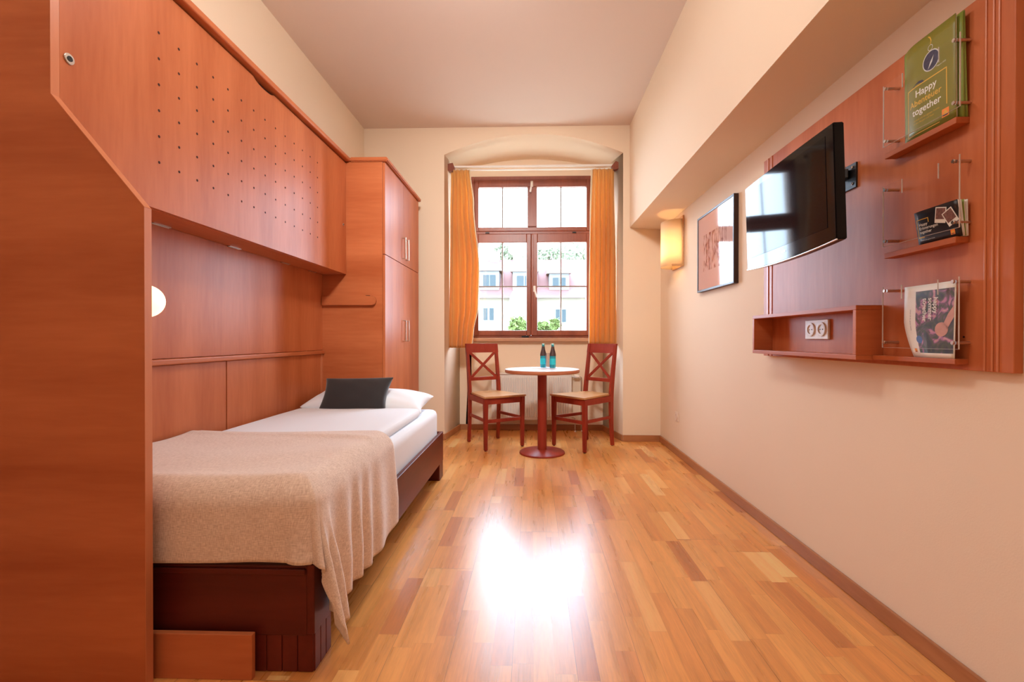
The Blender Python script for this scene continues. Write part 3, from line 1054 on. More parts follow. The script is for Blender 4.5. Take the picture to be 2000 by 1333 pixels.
def blanket():
    bm = B()
    uvl = bm.loops.layers.uv.new('UVMap')
    X0, XE = -1.556, -0.652      # wall side, outer face of side drape
    Y1, YE_ = 2.12, 1.360        # far hem, front drape plane
    ZT = 0.583
    R = 0.08                     # rounding
    def prof(s):
        """distance s measured from R before the edge: returns (horizontal, drop)"""
        q = R * PI / 2
        if s <= 0: return (s, 0)
        if s < q: return (R * math.sin(s / R), R * (1 - math.cos(s / R)))
        return (R, R + s - q)
    SX = 0.364 + R * PI / 2 - R
    TX = 0.160 + R * PI / 2 - R
    nu, nv = 120, 96
    LU = (XE - R - X0) + SX + R
    LV = (Y1 - YE_ - R) + TX + R
    vs = {}
    for i in range(nu + 1):
        for j in range(nv + 1):
            a = LU * i / nu
            b = LV * j / nv
            s = a - (XE - R - X0)
            t = b - (Y1 - YE_ - R)
            hx, dx = prof(s)
            hy, dy = prof(t)
            x = XE - R + hx
            y = YE_ + R - hy
            if s > 0 and t > 0:
                # corner flap: fabric hangs as a folded cone from the corner
                r = (s ** 4 + t ** 4) ** 0.25
                ph = math.atan2(t, s)
                hr_, dr = prof(r)
                q = R * PI / 2
                hang = max(0, r - q)
                # angular direction round the corner
                f = ph / (PI / 2)
                g0 = f / 0.3 * 0.5 if f < 0.3 else 0.5 + (f - 0.3) / 0.7 * 0.5
                out = hr_ + hang * (0.02 + 0.24 * math.sin(g0 * PI) ** 1.3 + 0.09 * math.sin(f * PI * 7) * min(1, hang * 6))
                g_ = f / 0.3 * 0.36 if f < 0.3 else (0.36 + (f - 0.3) / 0.58 * 0.20 if f < 0.88 else 0.56 + (f - 0.88) / 0.12 * 0.44)
                ang = (PI / 2) * g_
                sq = 1 / max(math.cos(ang), math.sin(ang)) ** 0.8
                x = XE - R + out * math.cos(ang) * sq
                y = YE_ + R - out * math.sin(ang) * sq
                z = ZT - dr * (1.0 - 0.02 * math.sin(f * PI))
                wv_ = 0
            else:
                z = ZT - dx - dy
            # side pleats, stronger towards the corner and the hem
            if s > 0:
                k = min(1, max(0, (s - 0.08) / 0.30))
                yy = Y1 - b
                near = 0.35 + 0.65 * max(0, min(1, (2.05 - yy) / 0.6))
                pl_ = 0.5 + 0.5 * math.sin(yy * 46 + 1.6 * math.sin(yy * 11) + 1.2 * s)
                fade = 1.0 if t <= 0 else max(0, 1 - t / 0.10)
                x += k * near * 0.030 * pl_ * fade
                z += 0.012 * math.sin(yy * 9 + 0.5) * k * fade
                y += k * 0.05 * max(0, min(1, (yy - 1.75) / 0.35)) * fade
            if t > 0 and s <= 0:
                k = min(1, max(0, (t - 0.05) / 0.15)) * min(1, max(0, -s / 0.12))
                xx = X0 + a
                y -= k * 0.006 * (0.5 + 0.5 * math.sin(xx * 13 + 1.0 * math.sin(xx * 5)))
                z += 0.006 * math.sin(xx * 7 + 0.4) * k
            # top: gently wavy with one soft crease along the duvet seam
            if s < 0.05 and t < 0.05:
                xx = X0 + a; yy = Y1 - b
                z += 0.003 * math.sin(xx * 6 + 3 * yy) + 0.0025 * math.sin(yy * 19 + 2 * math.sin(xx * 4))
                cx_ = (xx - X0) / (XE - X0)
                z += -0.010 * (1 - 4 * (cx_ - 0.5) ** 2) * 0 + 0.006 * math.exp(-((yy - 1.9 + 0.1 * xx) / 0.03) ** 2)
                z -= 0.014 * max(0, (yy - 2.02) / 0.1) * 0.4
            vs[i, j] = (bm.verts.new((x, y, z)), (a, b))
    for i in range(nu):
        for j in range(nv):
            q = [vs[i, j], vs[i + 1, j], vs[i + 1, j + 1], vs[i, j + 1]]
            f = bm.faces.new([k[0] for k in q])
            for lp, k in zip(f.loops, q):
                lp[uvl].uv = k[1]
    return bm


o = obj('blanket', blanket(), blanket_mat(), smooth=80)
solid(o, 0.006, 1.0)
tag(o, 'beige woven throw blanket draped over the foot of the bed', 'blanket')

# ------------------------------------------------------------------ table
tb = thing('table', (0.0855, 4.096, 0), label='small round bistro table on a red pedestal in front of the window', cat='table')
bm = B(); lathe(bm, [(0, 0.746), (0.326, 0.746), (0.3275, 0.745), (0, 0.745)], 72, (0.0855, 4.096, 0))
tt = B(); lathe(tt, [(0, 0.714), (0.322, 0.714), (0.328, 0.718), (0.330, 0.724), (0.330, 0.738), (0.328, 0.7435), (0.324, 0.7455), (0, 0.7455)], 72, (0.0855, 4.096, 0))
top = obj('tabletop_edge', tt, M_tabledge, tb, smooth=40)
obj('tabletop', bm, M_tabletop, tb, smooth=30)
bm = B(); lathe(bm, [(0, 0.020), (0.041, 0.020), (0.041, 0.700), (0.12, 0.704), (0.12, 0.7135), (0, 0.7135)], 40, (0.0855, 4.096, 0))
obj('pedestal', bm, M_redwood, tb, smooth=40)
bm = B(); lathe(bm, [(0, 0.0), (0.198, 0.0), (0.202, 0.004), (0.200, 0.012), (0.19, 0.018), (0.06, 0.027), (0.045, 0.034), (0, 0.034)], 64, (0.0855, 4.096, 0))
obj('base', bm, M_redwood, tb, smooth=40)

# ------------------------------------------------------------------ chairs
def chair(loc, ang, label):
    """local: seat faces +X, width along Y"""
    t = thing('dining_chair', loc, ang, label=label, cat='chair', group='red cross-back chairs at the round table')
    FW, BW, D = 0.205, 0.173, 0.215   # half widths / half depth at the feet
    SH = 0.492
    obj_ = lambda n, b, m, p=t: obj(n, b, m, p, local=True)
    # seat
    bm = B()
    b2 = bmesh.new()
    prism(b2, [(-D - 0.012, -BW + 0.02, SH - 0.018), (D + 0.022, -FW - 0.016, SH - 0.018), (D + 0.022, FW + 0.016, SH - 0.018), (-D - 0.012, BW - 0.02, SH - 0.018)], (0, 0, 0.018))
    bmesh.ops.bevel(b2, geom=b2.edges[:], offset=0.006, segments=2, affect='EDGES')
    merge(bm, b2)
    obj_('seat', bm, M_seat)
    for s in (-1, 1):
        bm = B()
        b2 = bmesh.new()
        bmesh.ops.create_cube(b2, size=1)
        for v in b2.verts:
            top_ = v.co.z > 0
            k = 0.5 if top_ else 0.36
            v.co = Vector((D - 0.012 + v.co.x * 0.04 * k * 2, s * (FW - 0.012) + v.co.y * 0.04 * k * 2, (SH - 0.018) if top_ else 0.006))
        bmesh.ops.bevel(b2, geom=b2.edges[:], offset=0.003, segments=2, affect='EDGES')
        merge(bm, b2)
        lg = obj_('leg', bm, M_redwood)
        bm = B(); cyl(bm, (D - 0.012, s * (FW - 0.012), 0), (D - 0.012, s * (FW - 0.012), 0.008), 0.011)
        obj('foot_glide', bm, M_black, lg, local=True)
        # rear post: leg and back upright in one, curved
        bm = B()
        pts = [(-D - 0.01, 0.004, 0.028), (-D + 0.006, 0.20, 0.034), (-D + 0.010, 0.40, 0.042), (-D + 0.006, 0.52, 0.044), (-D - 0.018, 0.70, 0.036), (-D - 0.056, 0.955, 0.030)]
        fn_ = []
        N_ = 16
        def cat(k):
            f = k / N_ * (len(pts) - 1); i = min(int(f), len(pts) - 2); f -= i
            p0 = pts[max(i - 1, 0)]; p1 = pts[i]; p2 = pts[i + 1]; p3 = pts[min(i + 2, len(pts) - 1)]
            return [0.5 * (2 * b + (c - a) * f + (2 * a - 5 * b + 4 * c - d) * f * f + (-a + 3 * b - 3 * c + d) * f ** 3) for a, b, c, d in zip(p0, p1, p2, p3)]
        rings = []
        for k in range(N_ + 1):
            x, z, w_ = cat(k)
            yc = s * (BW - 0.012)
            th = 0.013
            rings.append([bm.verts.new((x + dx * w_ / 2, yc + dy * th, z)) for dx, dy in ((-1, -1), (1, -1), (1, 1), (-1, 1))])
        for a, b in zip(rings, rings[1:]):
            for q in range(4):
                bm.faces.new((a[q], a[(q + 1) % 4], b[(q + 1) % 4], b[q]))
        bm.faces.new(rings[0]); bm.faces.new(list(reversed(rings[-1])))
        lg = obj_('leg', bm, M_redwood)
        bm = B(); cyl(bm, (-D - 0.01, s * (BW - 0.012), 0), (-D - 0.01, s * (BW - 0.012), 0.006), 0.011)
        obj('foot_glide', bm, M_black, lg, local=True)
    # apron
    bm = B()
    za, zb = SH - 0.073, SH - 0.019
    box(bm, D - 0.026, D - 0.002, -FW + 0.03, FW - 0.03, za, zb, 0.002)
    box(bm, -D - 0.004, -D + 0.018, -BW + 0.02, BW - 0.02, za, zb, 0.002)
    for s in (-1, 1):
        bar(bm, (-D + 0.02, s * (BW - 0.012), (za + zb) / 2), (D - 0.028, s * (FW - 0.012), (za + zb) / 2), zb - za, 0.022, up=(0, 1, 0))
    obj_('apron', bm, M_redwood)
    # stretchers
    for s in (-1, 1):
        bm = B()
        bar(bm, (-D + 0.02, s * (BW - 0.012), 0.272), (D - 0.028, s * (FW - 0.012), 0.272), 0.028, 0.016, up=(0, 1, 0))
        obj_('stretcher', bm, M_redwood)
    bm = B(); box(bm, D - 0.024, D - 0.006, -FW + 0.028, FW - 0.028, 0.250, 0.280, 0.002)
    obj_('stretcher', bm, M_redwood)
    # back: top rail, lower rail, cross
    def bx(z): return -D - 0.018 - 0.038 * (z - 0.70) / 0.255
    bm = B()
    NN = 10
    ra = []
    for k in range(NN + 1):
        f = k / NN * 2 - 1
        y = f * (BW + 0.004)
        xo = -0.010 * (1 - f * f)
        ra.append([bm.verts.new(p) for p in ((bx(0.876) + 0.016 + xo, y, 0.876), (bx(0.965) + 0.014 + xo, y, 0.966), (bx(0.965) - 0.012 + xo, y, 0.966), (bx(0.876) - 0.010 + xo, y, 0.876))])
    for a, b in zip(ra, ra[1:]):
        for q in range(4):
            bm.faces.new((a[q], b[q], b[(q + 1) % 4], a[(q + 1) % 4]))
    bm.faces.new(ra[0]); bm.faces.new(list(reversed(ra[-1])))
    obj_('top_rail', bm, M_redwood)
    bm = B()
    bar(bm, (bx(0.618) + 0.004, -BW + 0.022, 0.618), (bx(0.618) + 0.004, BW - 0.022, 0.618), 0.034, 0.018, up=(1, 0, 0))
    obj_('lower_rail', bm, M_redwood)
    for s in (-1, 1):
        bm = B()
        yy = BW - 0.032
        bar(bm, (bx(0.632) + 0.004 + 0.002 * s, -s * yy, 0.630), (bx(0.88) + 0.004 + 0.002 * s, s * yy, 0.880), 0.026, 0.012, up=(1, 0, 0))
        obj_('cross_slat', bm, M_redwood)
    return t


chair((-0.369, 4.413, 0), math.atan2(-0.3815, 0.2435), 'red wooden cross-back chair at the left of the round table')
chair((0.484, 4.372, 0), math.atan2(-0.262, -0.293), 'red wooden cross-back chair at the right of the round table')

# ------------------------------------------------------------------ bottles, glass, tray on the table
TZ = 0.746
M_bglass = plain('teal_bottle', (0.03, 0.42, 0.50), 0.12, spec=0.7, trans=0.35)
M_blabel = plain('dark_bottle_label', (0.07, 0.035, 0.03), 0.5, noise=0.5, nscale=90)
M_bcap = plain('teal_cap', (0.25, 0.55, 0.50), 0.3, metal=0.5)
tr = thing('paper_mat', (0.075, 4.27, TZ), label='flat pale paper mat under the bottles on the round table', cat='mat')
bm = B()
box(bm, -0.01, 0.225, 4.19, 4.345, TZ, TZ + 0.002, 0.0005, M=None)
obj('paper', bm, plain('pale_paper', (0.62, 0.66, 0.76), 0.6), tr)
def bottle(x, y, label):
    t = thing('bottle', (x, y, TZ + 0.002), label=label, cat='bottle', group='water bottles on the round table')
    z = TZ + 0.002
    bm = B(); lathe(bm, [(0, 0.0), (0.025, 0.0), (0.028, 0.004), (0.028, 0.112), (0.026, 0.130), (0.016, 0.168), (0.0125, 0.190), (0.0125, 0.212), (0, 0.212)], 32, (x, y, z))
    body = obj('glass_body', bm, M_bglass, t, smooth=50)
    bm = B(); lathe(bm, [(0.0288, 0.108), (0.0292, 0.112), (0.0268, 0.131), (0.0168, 0.168), (0.0132, 0.190), (0.0132, 0.196)], 32, (x, y, z))
    o = obj('neck_label', bm, M_blabel, t, smooth=50); solid(o, 0.0006, 1)
    bm = B(); lathe(bm, [(0, 0.2205), (0.013, 0.2205), (0.0145, 0.218), (0.0150, 0.208), (0.0133, 0.208), (0.0133, 0.2115), (0, 0.2115)], 24, (x, y, z))
    obj('cap', bm, M_bcap, t, smooth=40)
    bm = B(); lathe(bm, [(0.0284, 0.03), (0.0286, 0.03), (0.0286, 0.085), (0.0284, 0.085)], 32, (x, y, z))
    obj('front_label', bm, plain('teal_label', (0.02, 0.55, 0.62), 0.45, noise=0.3, nscale=60), t, smooth=50)
bottle(0.100, 4.300, 'teal glass water bottle on the table, left of the drinking glass')
bottle(0.186, 4.245, 'teal glass water bottle on the table, right of the drinking glass')
t = thing('drinking_glass', (0.138, 4.235, TZ + 0.002), label='clear drinking glass between the two teal bottles', cat='glass')
bm = B(); lathe(bm, [(0, 0.0), (0.019, 0.0), (0.022, 0.05), (0.0265, 0.135), (0.0255, 0.135), (0.0210, 0.05), (0.0175, 0.008), (0, 0.008)], 32, (0.140, 4.235, TZ + 0.002))
obj('glass_wall', bm, glass_mat('clear_glass', (0.93, 0.93, 0.96), 0.10), t, smooth=50)

# ------------------------------------------------------------------ right wall: board with television, shelves
XPF = 1.238          # front face of the board
bdy0, bdy1, bdz0, bdz1 = 1.222, 2.508, 0.925, 1.962
wb = thing('media_board', (1.25, 1.86, 0.925), label='large cherry wall board carrying television and brochure shelves', cat='wall board')
bm = B(); box(bm, XPF, XR, bdy0, bdy1, bdz0, bdz1, 0.002)
obj('panel', bm, M_cherryZ, wb)
for y, w_ in ((2.425, 0.012), (2.462, 0.014), (1.298, 0.006), (1.277, 0.006), (1.262, 0.006)):
    bm = B(); box(bm, XPF - 0.0035, XPF + 0.001, y - w_ / 2, y + w_ / 2, bdz0 + 0.001, bdz1 - 0.001, 0.002)
    obj('fluting_strip', bm, M_cherryE, wb)
for y, z in ((1.414, 1.816), (1.36, 1.02)):
    bm = B(); cyl(bm, (XPF - 0.0008, y, z), (XPF, y, z), 0.003)
    obj('screw_hole', bm, M_hole, wb)

# open box shelf
bs = thing('box_shelf', (1.19, 2.05, 0.94), label='open cherry box shelf with a socket in it, below the television', cat='shelf')
x0, x1, y0, y1, z0, z1, tk = 1.144, XPF, 1.665, 2.432, 0.940, 1.134, 0.017
for nm, a in (('top_board', (x0, x1, y0, y1, z1 - tk, z1)), ('bottom_board', (x0, x1, y0, y1, z0, z0 + tk)), ('side_board', (x0, x1, y0, y0 + tk, z0 + tk, z1 - tk)), ('side_board', (x0, x1, y1 - tk, y1, z0 + tk, z1 - tk))):
    bm = B(); box(bm, *a, 0.0015)
    obj(nm, bm, M_cherryY if 'side' not in nm else M_cherryX, bs)
so = thing('wall_socket', (XPF, 2.034, 1.012), label='white double power socket inside the box shelf', cat='socket')
def socket(parent, X, yc, zc, n, w_=0.081):
    bm = B(); box(bm, X - 0.010, X, yc - w_ * n / 2, yc + w_ * n / 2, zc - 0.0425, zc + 0.0425, 0.003)
    obj('cover_plate', bm, M_plastic, parent)
    for k in range(n):
        y = yc + (k - (n - 1) / 2) * w_ * 0.93
        b = B()
        R_ = Matrix.Translation((X - 0.010, y, zc)) @ Matrix.Rotation(-PI / 2, 4, 'Y')
        b2 = bmesh.new(); lathe(b2, [(0.030, 0.0), (0.030, 0.004), (0.027, 0.0045), (0.0195, 0.004), (0.0190, 0.0008), (0, 0.0008)], 32)
        merge(b, b2, R_)
        s_ = obj('outlet', b, M_plastic, parent, smooth=40)
        b = B()
        for dy in (-0.009, 0.009):
            cyl(b, (X - 0.0125, y + dy, zc), (X - 0.0105, y + dy, zc), 0.0025, n=12)
        obj('pin_hole', b, M_black, s_)
socket(so, XPF, 2.034, 1.055, 2)
so2 = thing('wall_socket', (XR, 4.05, 0.29), label='small single socket low on the right wall near the corner', cat='socket')
bm = B(); box(bm, XR - 0.009, XR, 4.012, 4.093, 0.295, 0.376, 0.003)
M_sockwall = plain('cream_plastic', (0.85, 0.68, 0.55), 0.4)
obj('cover_plate', bm, M_sockwall, so2)
bm = B(); b2 = bmesh.new(); lathe(b2, [(0.030, 0.0), (0.030, 0.004), (0.027, 0.0045), (0.0195, 0.004), (0.0190, 0.0008), (0, 0.0008)], 32)
merge(bm, b2, Matrix.Translation((XR - 0.009, 4.052, 0.336)) @ Matrix.Rotation(-PI / 2, 4, 'Y'))
obj('outlet', bm, M_sockwall, so2, smooth=40)

# brochure holders
holders = (('upper', 1.627, 1.645, 1.683, 1.860, 1.667, 1.875, 'green magazines'), ('middle', 1.288, 1.306, 1.345, 1.518, 1.328, 1.533, 'small black brochures'), ('lower', 0.942, 0.957, 1.003, 1.177, 0.985, 1.190, 'white flyer'))
SY0, SY1, SX = 1.345, 1.612, 1.200
for nm, z0, z1, s0, s1, p0, p1, what in holders:
    t = thing('brochure_holder', (1.22, 1.478, z0), label='%s cherry ledge with acrylic front holding the %s' % (nm, what), cat='brochure holder', group='brochure holders on the wall board')
    bm = B(); box(bm, SX, XPF, SY0 if nm != 'lower' else SY0, SY1 if nm != 'lower' else 1.664, z0, z1, 0.0015)
    obj('ledge', bm, M_cherryY, t)
    xa = 1.1955
    A, Bq, n0, n1 = 1.330, 1.612, 1.398, 1.532
    nd = 0.045
    pts = [(A, p0), (Bq, p0), (Bq, p1), (n1, p1), (n1, p1 - nd), (n0, p1 - nd), (n0, p1), (A, p1)]
    bm = B()
    prism(bm, [(xa, y, z) for y, z in pts], (0.003, 0, 0))
    ac = obj('acrylic_front', bm, M_acryl, t)
    bm = B()
    def edge(a, b, w_=0.0012):
        bar(bm, (xa + 0.0015, a[0], a[1]), (xa + 0.0015, b[0], b[1]), w_, 0.0032, up=(1, 0, 0), bev=0)
    edge((A, p0), (A, p1)); edge((Bq, p0), (Bq, p1)); edge((n1, p1 - nd), (n1, p1)); edge((n0, p1 - nd), (n0, p1))
    edge((A, p0), (Bq, p0), 0.0006)
    obj('acrylic_edge', bm, M_acedge, t)
    for y in (1.344, 1.598):
        for z in (s0, s1):
            bm = B()
            cyl(bm, (XPF, y, z), (1.1990, y, z), 0.0048, n=16)
            cyl(bm, (1.1950, y, z), (1.1895, y, z), 0.0055, n=16, bev=0.001)
            obj('standoff', bm, M_steel, t, smooth=40)

# --- magazines etc.  (u to the viewer's right = -Y, v up)
def sheet(parent_name, fn, nu, nv, mat, parent, th=0.001, part=None):
    bm = grid(B(), fn, nu, nv)
    o = obj(part or 'cover', bm, mat, parent, smooth=70)
    solid(o, th, 0)
    return o


def decal(bm_src, surf, u0, v0, parent, mat, name, lift=0.0007, rot=0.0, scale=1.0, W=1.0, Hh=1.0):
    """bend a flat mesh (x right, y up, metres) on to a curved cover"""
    ca, sa = math.cos(rot), math.sin(rot)
    for v in bm_src.verts:
        x, y = v.co.x * scale, v.co.y * scale
        xx, yy = u0 + x * ca - y * sa, v0 + x * sa + y * ca
        p = Vector(surf(xx / W, yy / Hh))
        v.co = p + Vector((-lift - v.co.z, 0, 0))
    return obj(name, bm_src, mat, parent)


def flat_rect(x0, x1, y0, y1, n=6):
    b = bmesh.new()
    grid(b, lambda u, v: (x0 + (x1 - x0) * u, y0 + (y1 - y0) * v, 0), n, n)
    return b


def flat_poly(pts):
    b = bmesh.new(); b.faces.new([b.verts.new((x, y, 0)) for x, y in pts]); return b


def flat_disc(cx, cy, r, n=28, r2=None):
    b = bmesh.new()
    if r2 is None:
        b.faces.new([b.verts.new((cx + r * math.cos(2 * PI * i / n), cy + r * math.sin(2 * PI * i / n), 0)) for i in range(n)])
    else:
        a = [b.verts.new((cx + r * math.cos(2 * PI * i / n), cy + r * math.sin(2 * PI * i / n), 0)) for i in range(n)]
        c = [b.verts.new((cx + r2 * math.cos(2 * PI * i / n), cy + r2 * math.sin(2 * PI * i / n), 0)) for i in range(n)]
        for i in range(n):
            j = (i + 1) % n
            b.faces.new((a[i], a[j], c[j], c[i]))
    return b


def join(*bs):
    b = bmesh.new()
    for q in bs: merge(b, q)
    return b


M_green = plain('olive_green_cover', (0.23, 0.205, 0.028), 0.35)
M_green2 = plain('bright_green_cover', (0.26, 0.34, 0.055), 0.4)
M_ink_w = plain('white_ink', (0.85, 0.80, 0.72), 0.5)
M_ink_y = plain('yellow_ink', (0.75, 0.42, 0.04), 0.5)
M_ink_o = plain('orange_logo', (0.90, 0.25, 0.02), 0.5)
M_ink_d = plain('dark_ink', (0.02, 0.015, 0.02), 0.5)
M_photo_blue = plain('blue_photo', (0.045, 0.04, 0.075), 0.4, noise=0.9, nscale=120)
M_ring = plain('silver_ink', (0.62, 0.60, 0.55), 0.4)

W1, H1 = 0.205, 0.297
def s_mag(u, v):
    # u 0..1 from far edge to near edge, v 0..1 upward
    k = max(0, (0.35 - u) / 0.35)
    x = 1.2075 + 0.020 * k ** 2 - 0.004 * v
    y = 1.552 - 0.200 * u + 0.006 * k
    return (x, y, 1.6455 + H1 * v)
t = thing('magazine', (1.21, 1.45, 1.6452), label='olive green magazine with a compass on its cover, front one in the top holder', cat='magazine', group='magazines in the top holder')
sheet('m', s_mag, 20, 10, M_green, t, 0.0008, 'front_cover')
def s_pages(u, v):
    p = s_mag(u, v); return (p[0] + 0.0022, p[1] + 0.001, p[2] - 0.0002)
sheet('p', s_pages, 20, 8, M_ink_w, t, 0.0026, 'pages')
K = dict(surf=s_mag, parent=t, W=W1, Hh=H1)
decal(text_bm('Happy', 0.0300, bold=0.0004), u0=0.062, v0=0.128, mat=M_ink_w, name='title', **K)
decal(text_bm('Abenteuer', 0.0270, bold=0.0003), u0=0.040, v0=0.101, mat=M_ink_y, name='title', **K)
decal(text_bm('together', 0.0300, bold=0.0004), u0=0.050, v0=0.073, mat=M_ink_w, name='title', **K)
fr_ = join(flat_rect(0.028, 0.031, 0.012, 0.163, 2), flat_rect(0.028, 0.176, 0.160, 0.163, 8), flat_rect(0.173, 0.176, 0.055, 0.163, 2), flat_rect(0.028, 0.150, 0.012, 0.0145, 8))
decal(fr_, u0=0, v0=0, mat=M_ink_y, name='cover_frame', **K)
decal(flat_disc(0.122, 0.212, 0.029), u0=0, v0=0, mat=M_photo_blue, name='compass_picture', lift=0.0008, **K)
decal(join(flat_disc(0.122, 0.212, 0.0305, r2=0.0275), flat_disc(0.120, 0.251, 0.009, r2=0.0072),
           flat_poly([(0.110, 0.188), (0.126, 0.206), (0.132, 0.224), (0.119, 0.208)])), u0=0, v0=0, mat=M_ring, name='compass_ring', lift=0.0011, **K)
decal(flat_poly([(0.119, 0.260), (0.121, 0.260), (0.124, 0.272), (0.120, 0.284), (0.112, 0.289), (0.112, 0.286), (0.118, 0.280), (0.121, 0.271)]), u0=0, v0=0, mat=M_ink_y, name='compass_cord', **K)
decal(flat_poly([(0.052, 0.1635), (0.096, 0.1635), (0.089, 0.171), (0.075, 0.174), (0.062, 0.170)]), u0=0, v0=0, mat=M_photo_blue, name='flowers_picture', **K)
decal(text_bm('Urlaub mit der ganzen Familie\nin den Bergen und Seen', 0.0078, spacing=1.3), u0=0.055, v0=0.054, mat=M_ink_y, name='small_print', **K)
def logo(u0, v0, s, K, lift=0.0010):
    decal(flat_rect(u0, u0 + s, v0, v0 + s, 2), u0=0, v0=0, mat=M_ink_o, name='logo', lift=lift, **K)
    decal(flat_poly([(u0 + s * .15, v0 + s * .38), (u0 + s * .5, v0 + s * .88), (u0 + s * .85, v0 + s * .38)]), u0=0, v0=0, mat=M_ink_y, name='logo_mark', lift=lift + 0.0002, **K)
    decal(flat_rect(u0 + s * .15, u0 + s * .85, v0 + s * .12, v0 + s * .26, 2), u0=0, v0=0, mat=M_ink_d, name='logo_bar', lift=lift + 0.0003, **K)
logo(0.158, 0.020, 0.024, K)
decal(text_bm('Magazin 2022', 0.006), u0=0.140, v0=0.181, mat=M_ink_w, name='small_print', **K)

for k, (dx, lean, top_) in enumerate(((0.0075, -0.004, 0.296), (0.0165, -0.010, 0.300))):
    t = thing('magazine', (1.22 + dx, 1.45, 1.6452), cat='magazine', group='magazines in the top holder',
              label=('green magazine directly behind the compass one in the top holder', 'bright green magazine at the very back of the top holder, against the board')[k])
    def s2(u, v, dx=dx, lean=lean, top_=top_):
        return (1.2125 + dx + lean * v, 1.545 - 0.200 * u, 1.6455 + top_ * v)
    sheet('m', s2, 8, 8, M_green2, t, 0.0012, 'front_cover')
    def s3(u, v, s2=s2):
        p = s2(u, v); return (p[0] + 0.0026, p[1], p[2])
    sheet('p', s3, 8, 8, M_green2, t, 0.0034, 'pages')

# small black landscape brochures in the middle holder
M_black_cover = plain('black_cover', (0.022, 0.015, 0.015), 0.35)
M_polaroid = plain('polaroid_picture', (0.22, 0.10, 0.08), 0.4, noise=0.9, nscale=160)
W2, H2 = 0.152, 0.105
def s_bro(u, v, dx=0.0, dy=0.0, fan=0.0):
    k = max(0, (0.3 - u) / 0.3)
    return (1.2155 + dx - (0.016 + fan) * v + 0.004 * k * k, 1.492 + dy - W2 * u + 0.0, 1.3065 + H2 * v * 0.985)
names_ = ('small black brochure with two snapshots, front one in the middle holder', 'second small brochure, with pale edge, behind the black one in the middle holder', 'third small brochure, with pale edge, in the middle holder', 'rearmost small brochure leaning on the board in the middle holder')
for k in range(4):
    t = thing('brochure', (1.215 + 0.005 * k, 1.415, 1.3062), label=names_[k], cat='brochure', group='brochures in the middle holder')
    f = lambda u, v, k=k: s_bro(u, v, 0.0045 * k, 0.0, -0.0045 * k)
    sheet('b', f, 10, 6, M_black_cover if k == 0 else M_green2 if k == 2 else M_ink_w, t, 0.0008, 'front_cover')
    g = lambda u, v, f=f: (f(u, v)[0] + 0.0016, f(u, v)[1], f(u, v)[2])
    sheet('b', g, 10, 6, M_ink_w, t, 0.0018, 'pages')
    if k == 0:
        K = dict(surf=f, parent=t, W=W2, Hh=H2)
        br = join(flat_rect(0.006, 0.0085, 0.022, 0.080, 2), flat_rect(0.006, 0.052, 0.078, 0.080, 4), flat_rect(0.0495, 0.052, 0.066, 0.080, 2), flat_rect(0.006, 0.030, 0.022, 0.0245, 2))
        decal(br, u0=0, v0=0, mat=M_ink_y, name='yellow_bracket', **K)
        decal(text_bm('Happy\nErinnerungen\ntogether', 0.0125, spacing=0.95, bold=0.00015), u0=0.014, v0=0.059, mat=M_ink_w, name='title', **K)
        for (cx, cy, a, n_) in ((0.094, 0.075, -0.25, 0), (0.124, 0.062, 0.42, 1)):
            def rr(w_, h_, ox=0, oy=0):
                q = [(-w_ / 2 + ox, -h_ / 2 + oy), (w_ / 2 + ox, -h_ / 2 + oy), (w_ / 2 + ox, h_ / 2 + oy), (-w_ / 2 + ox, h_ / 2 + oy)]
                return flat_poly([(cx + x * math.cos(a) - y * math.sin(a), cy + x * math.sin(a) + y * math.cos(a)) for x, y in q])
            decal(rr(0.036, 0.046), u0=0, v0=0, mat=M_ink_w, name='snapshot_border', lift=0.0008 + 0.0004 * n_, **K)
            decal(rr(0.030, 0.032, 0, 0.004), u0=0, v0=0, mat=M_polaroid, name='snapshot_picture', lift=0.0010 + 0.0004 * n_, **K)
        logo(0.118, 0.010, 0.014, K)
        decal(text_bm('Urlaub mit der ganzen Familie', 0.0042), u0=0.014, v0=0.013, mat=M_ink_w, name='small_print', **K)

# white flyer with a flower photo in the lower holder
def flower_mat():
    m, nt, N, L, P = nodes('flower_photo')
    tc = N.new('ShaderNodeTexCoord')
    n1 = N.new('ShaderNodeTexNoise'); n1.inputs['Scale'].default_value = 26; n1.inputs['Detail'].default_value = 3; n1.inputs['Distortion'].default_value = 1.2
    L.new(tc.outputs['Object'], n1.inputs['Vector'])
    r = N.new('ShaderNodeValToRGB'); e = r.color_ramp.elements
    e[0].position = 0.36; e[0].color = (0.035, 0.03, 0.035, 1)
    e[1].position = 0.70; e[1].color = (0.62, 0.30, 0.48, 1)
    for p, c in ((0.45, (0.06, 0.07, 0.03, 1)), (0.52, (0.14, 0.07, 0.09, 1)), (0.58, (0.45, 0.16, 0.30, 1)), (0.64, (0.55, 0.28, 0.22, 1))):
        k = e.new(p); k.color = c
    L.new(n1.outputs['Fac'], r.inputs['Fac']); L.new(r.outputs[0], P.inputs['Base Color'])
    P.inputs['Roughness'].default_value = 0.35
    return m


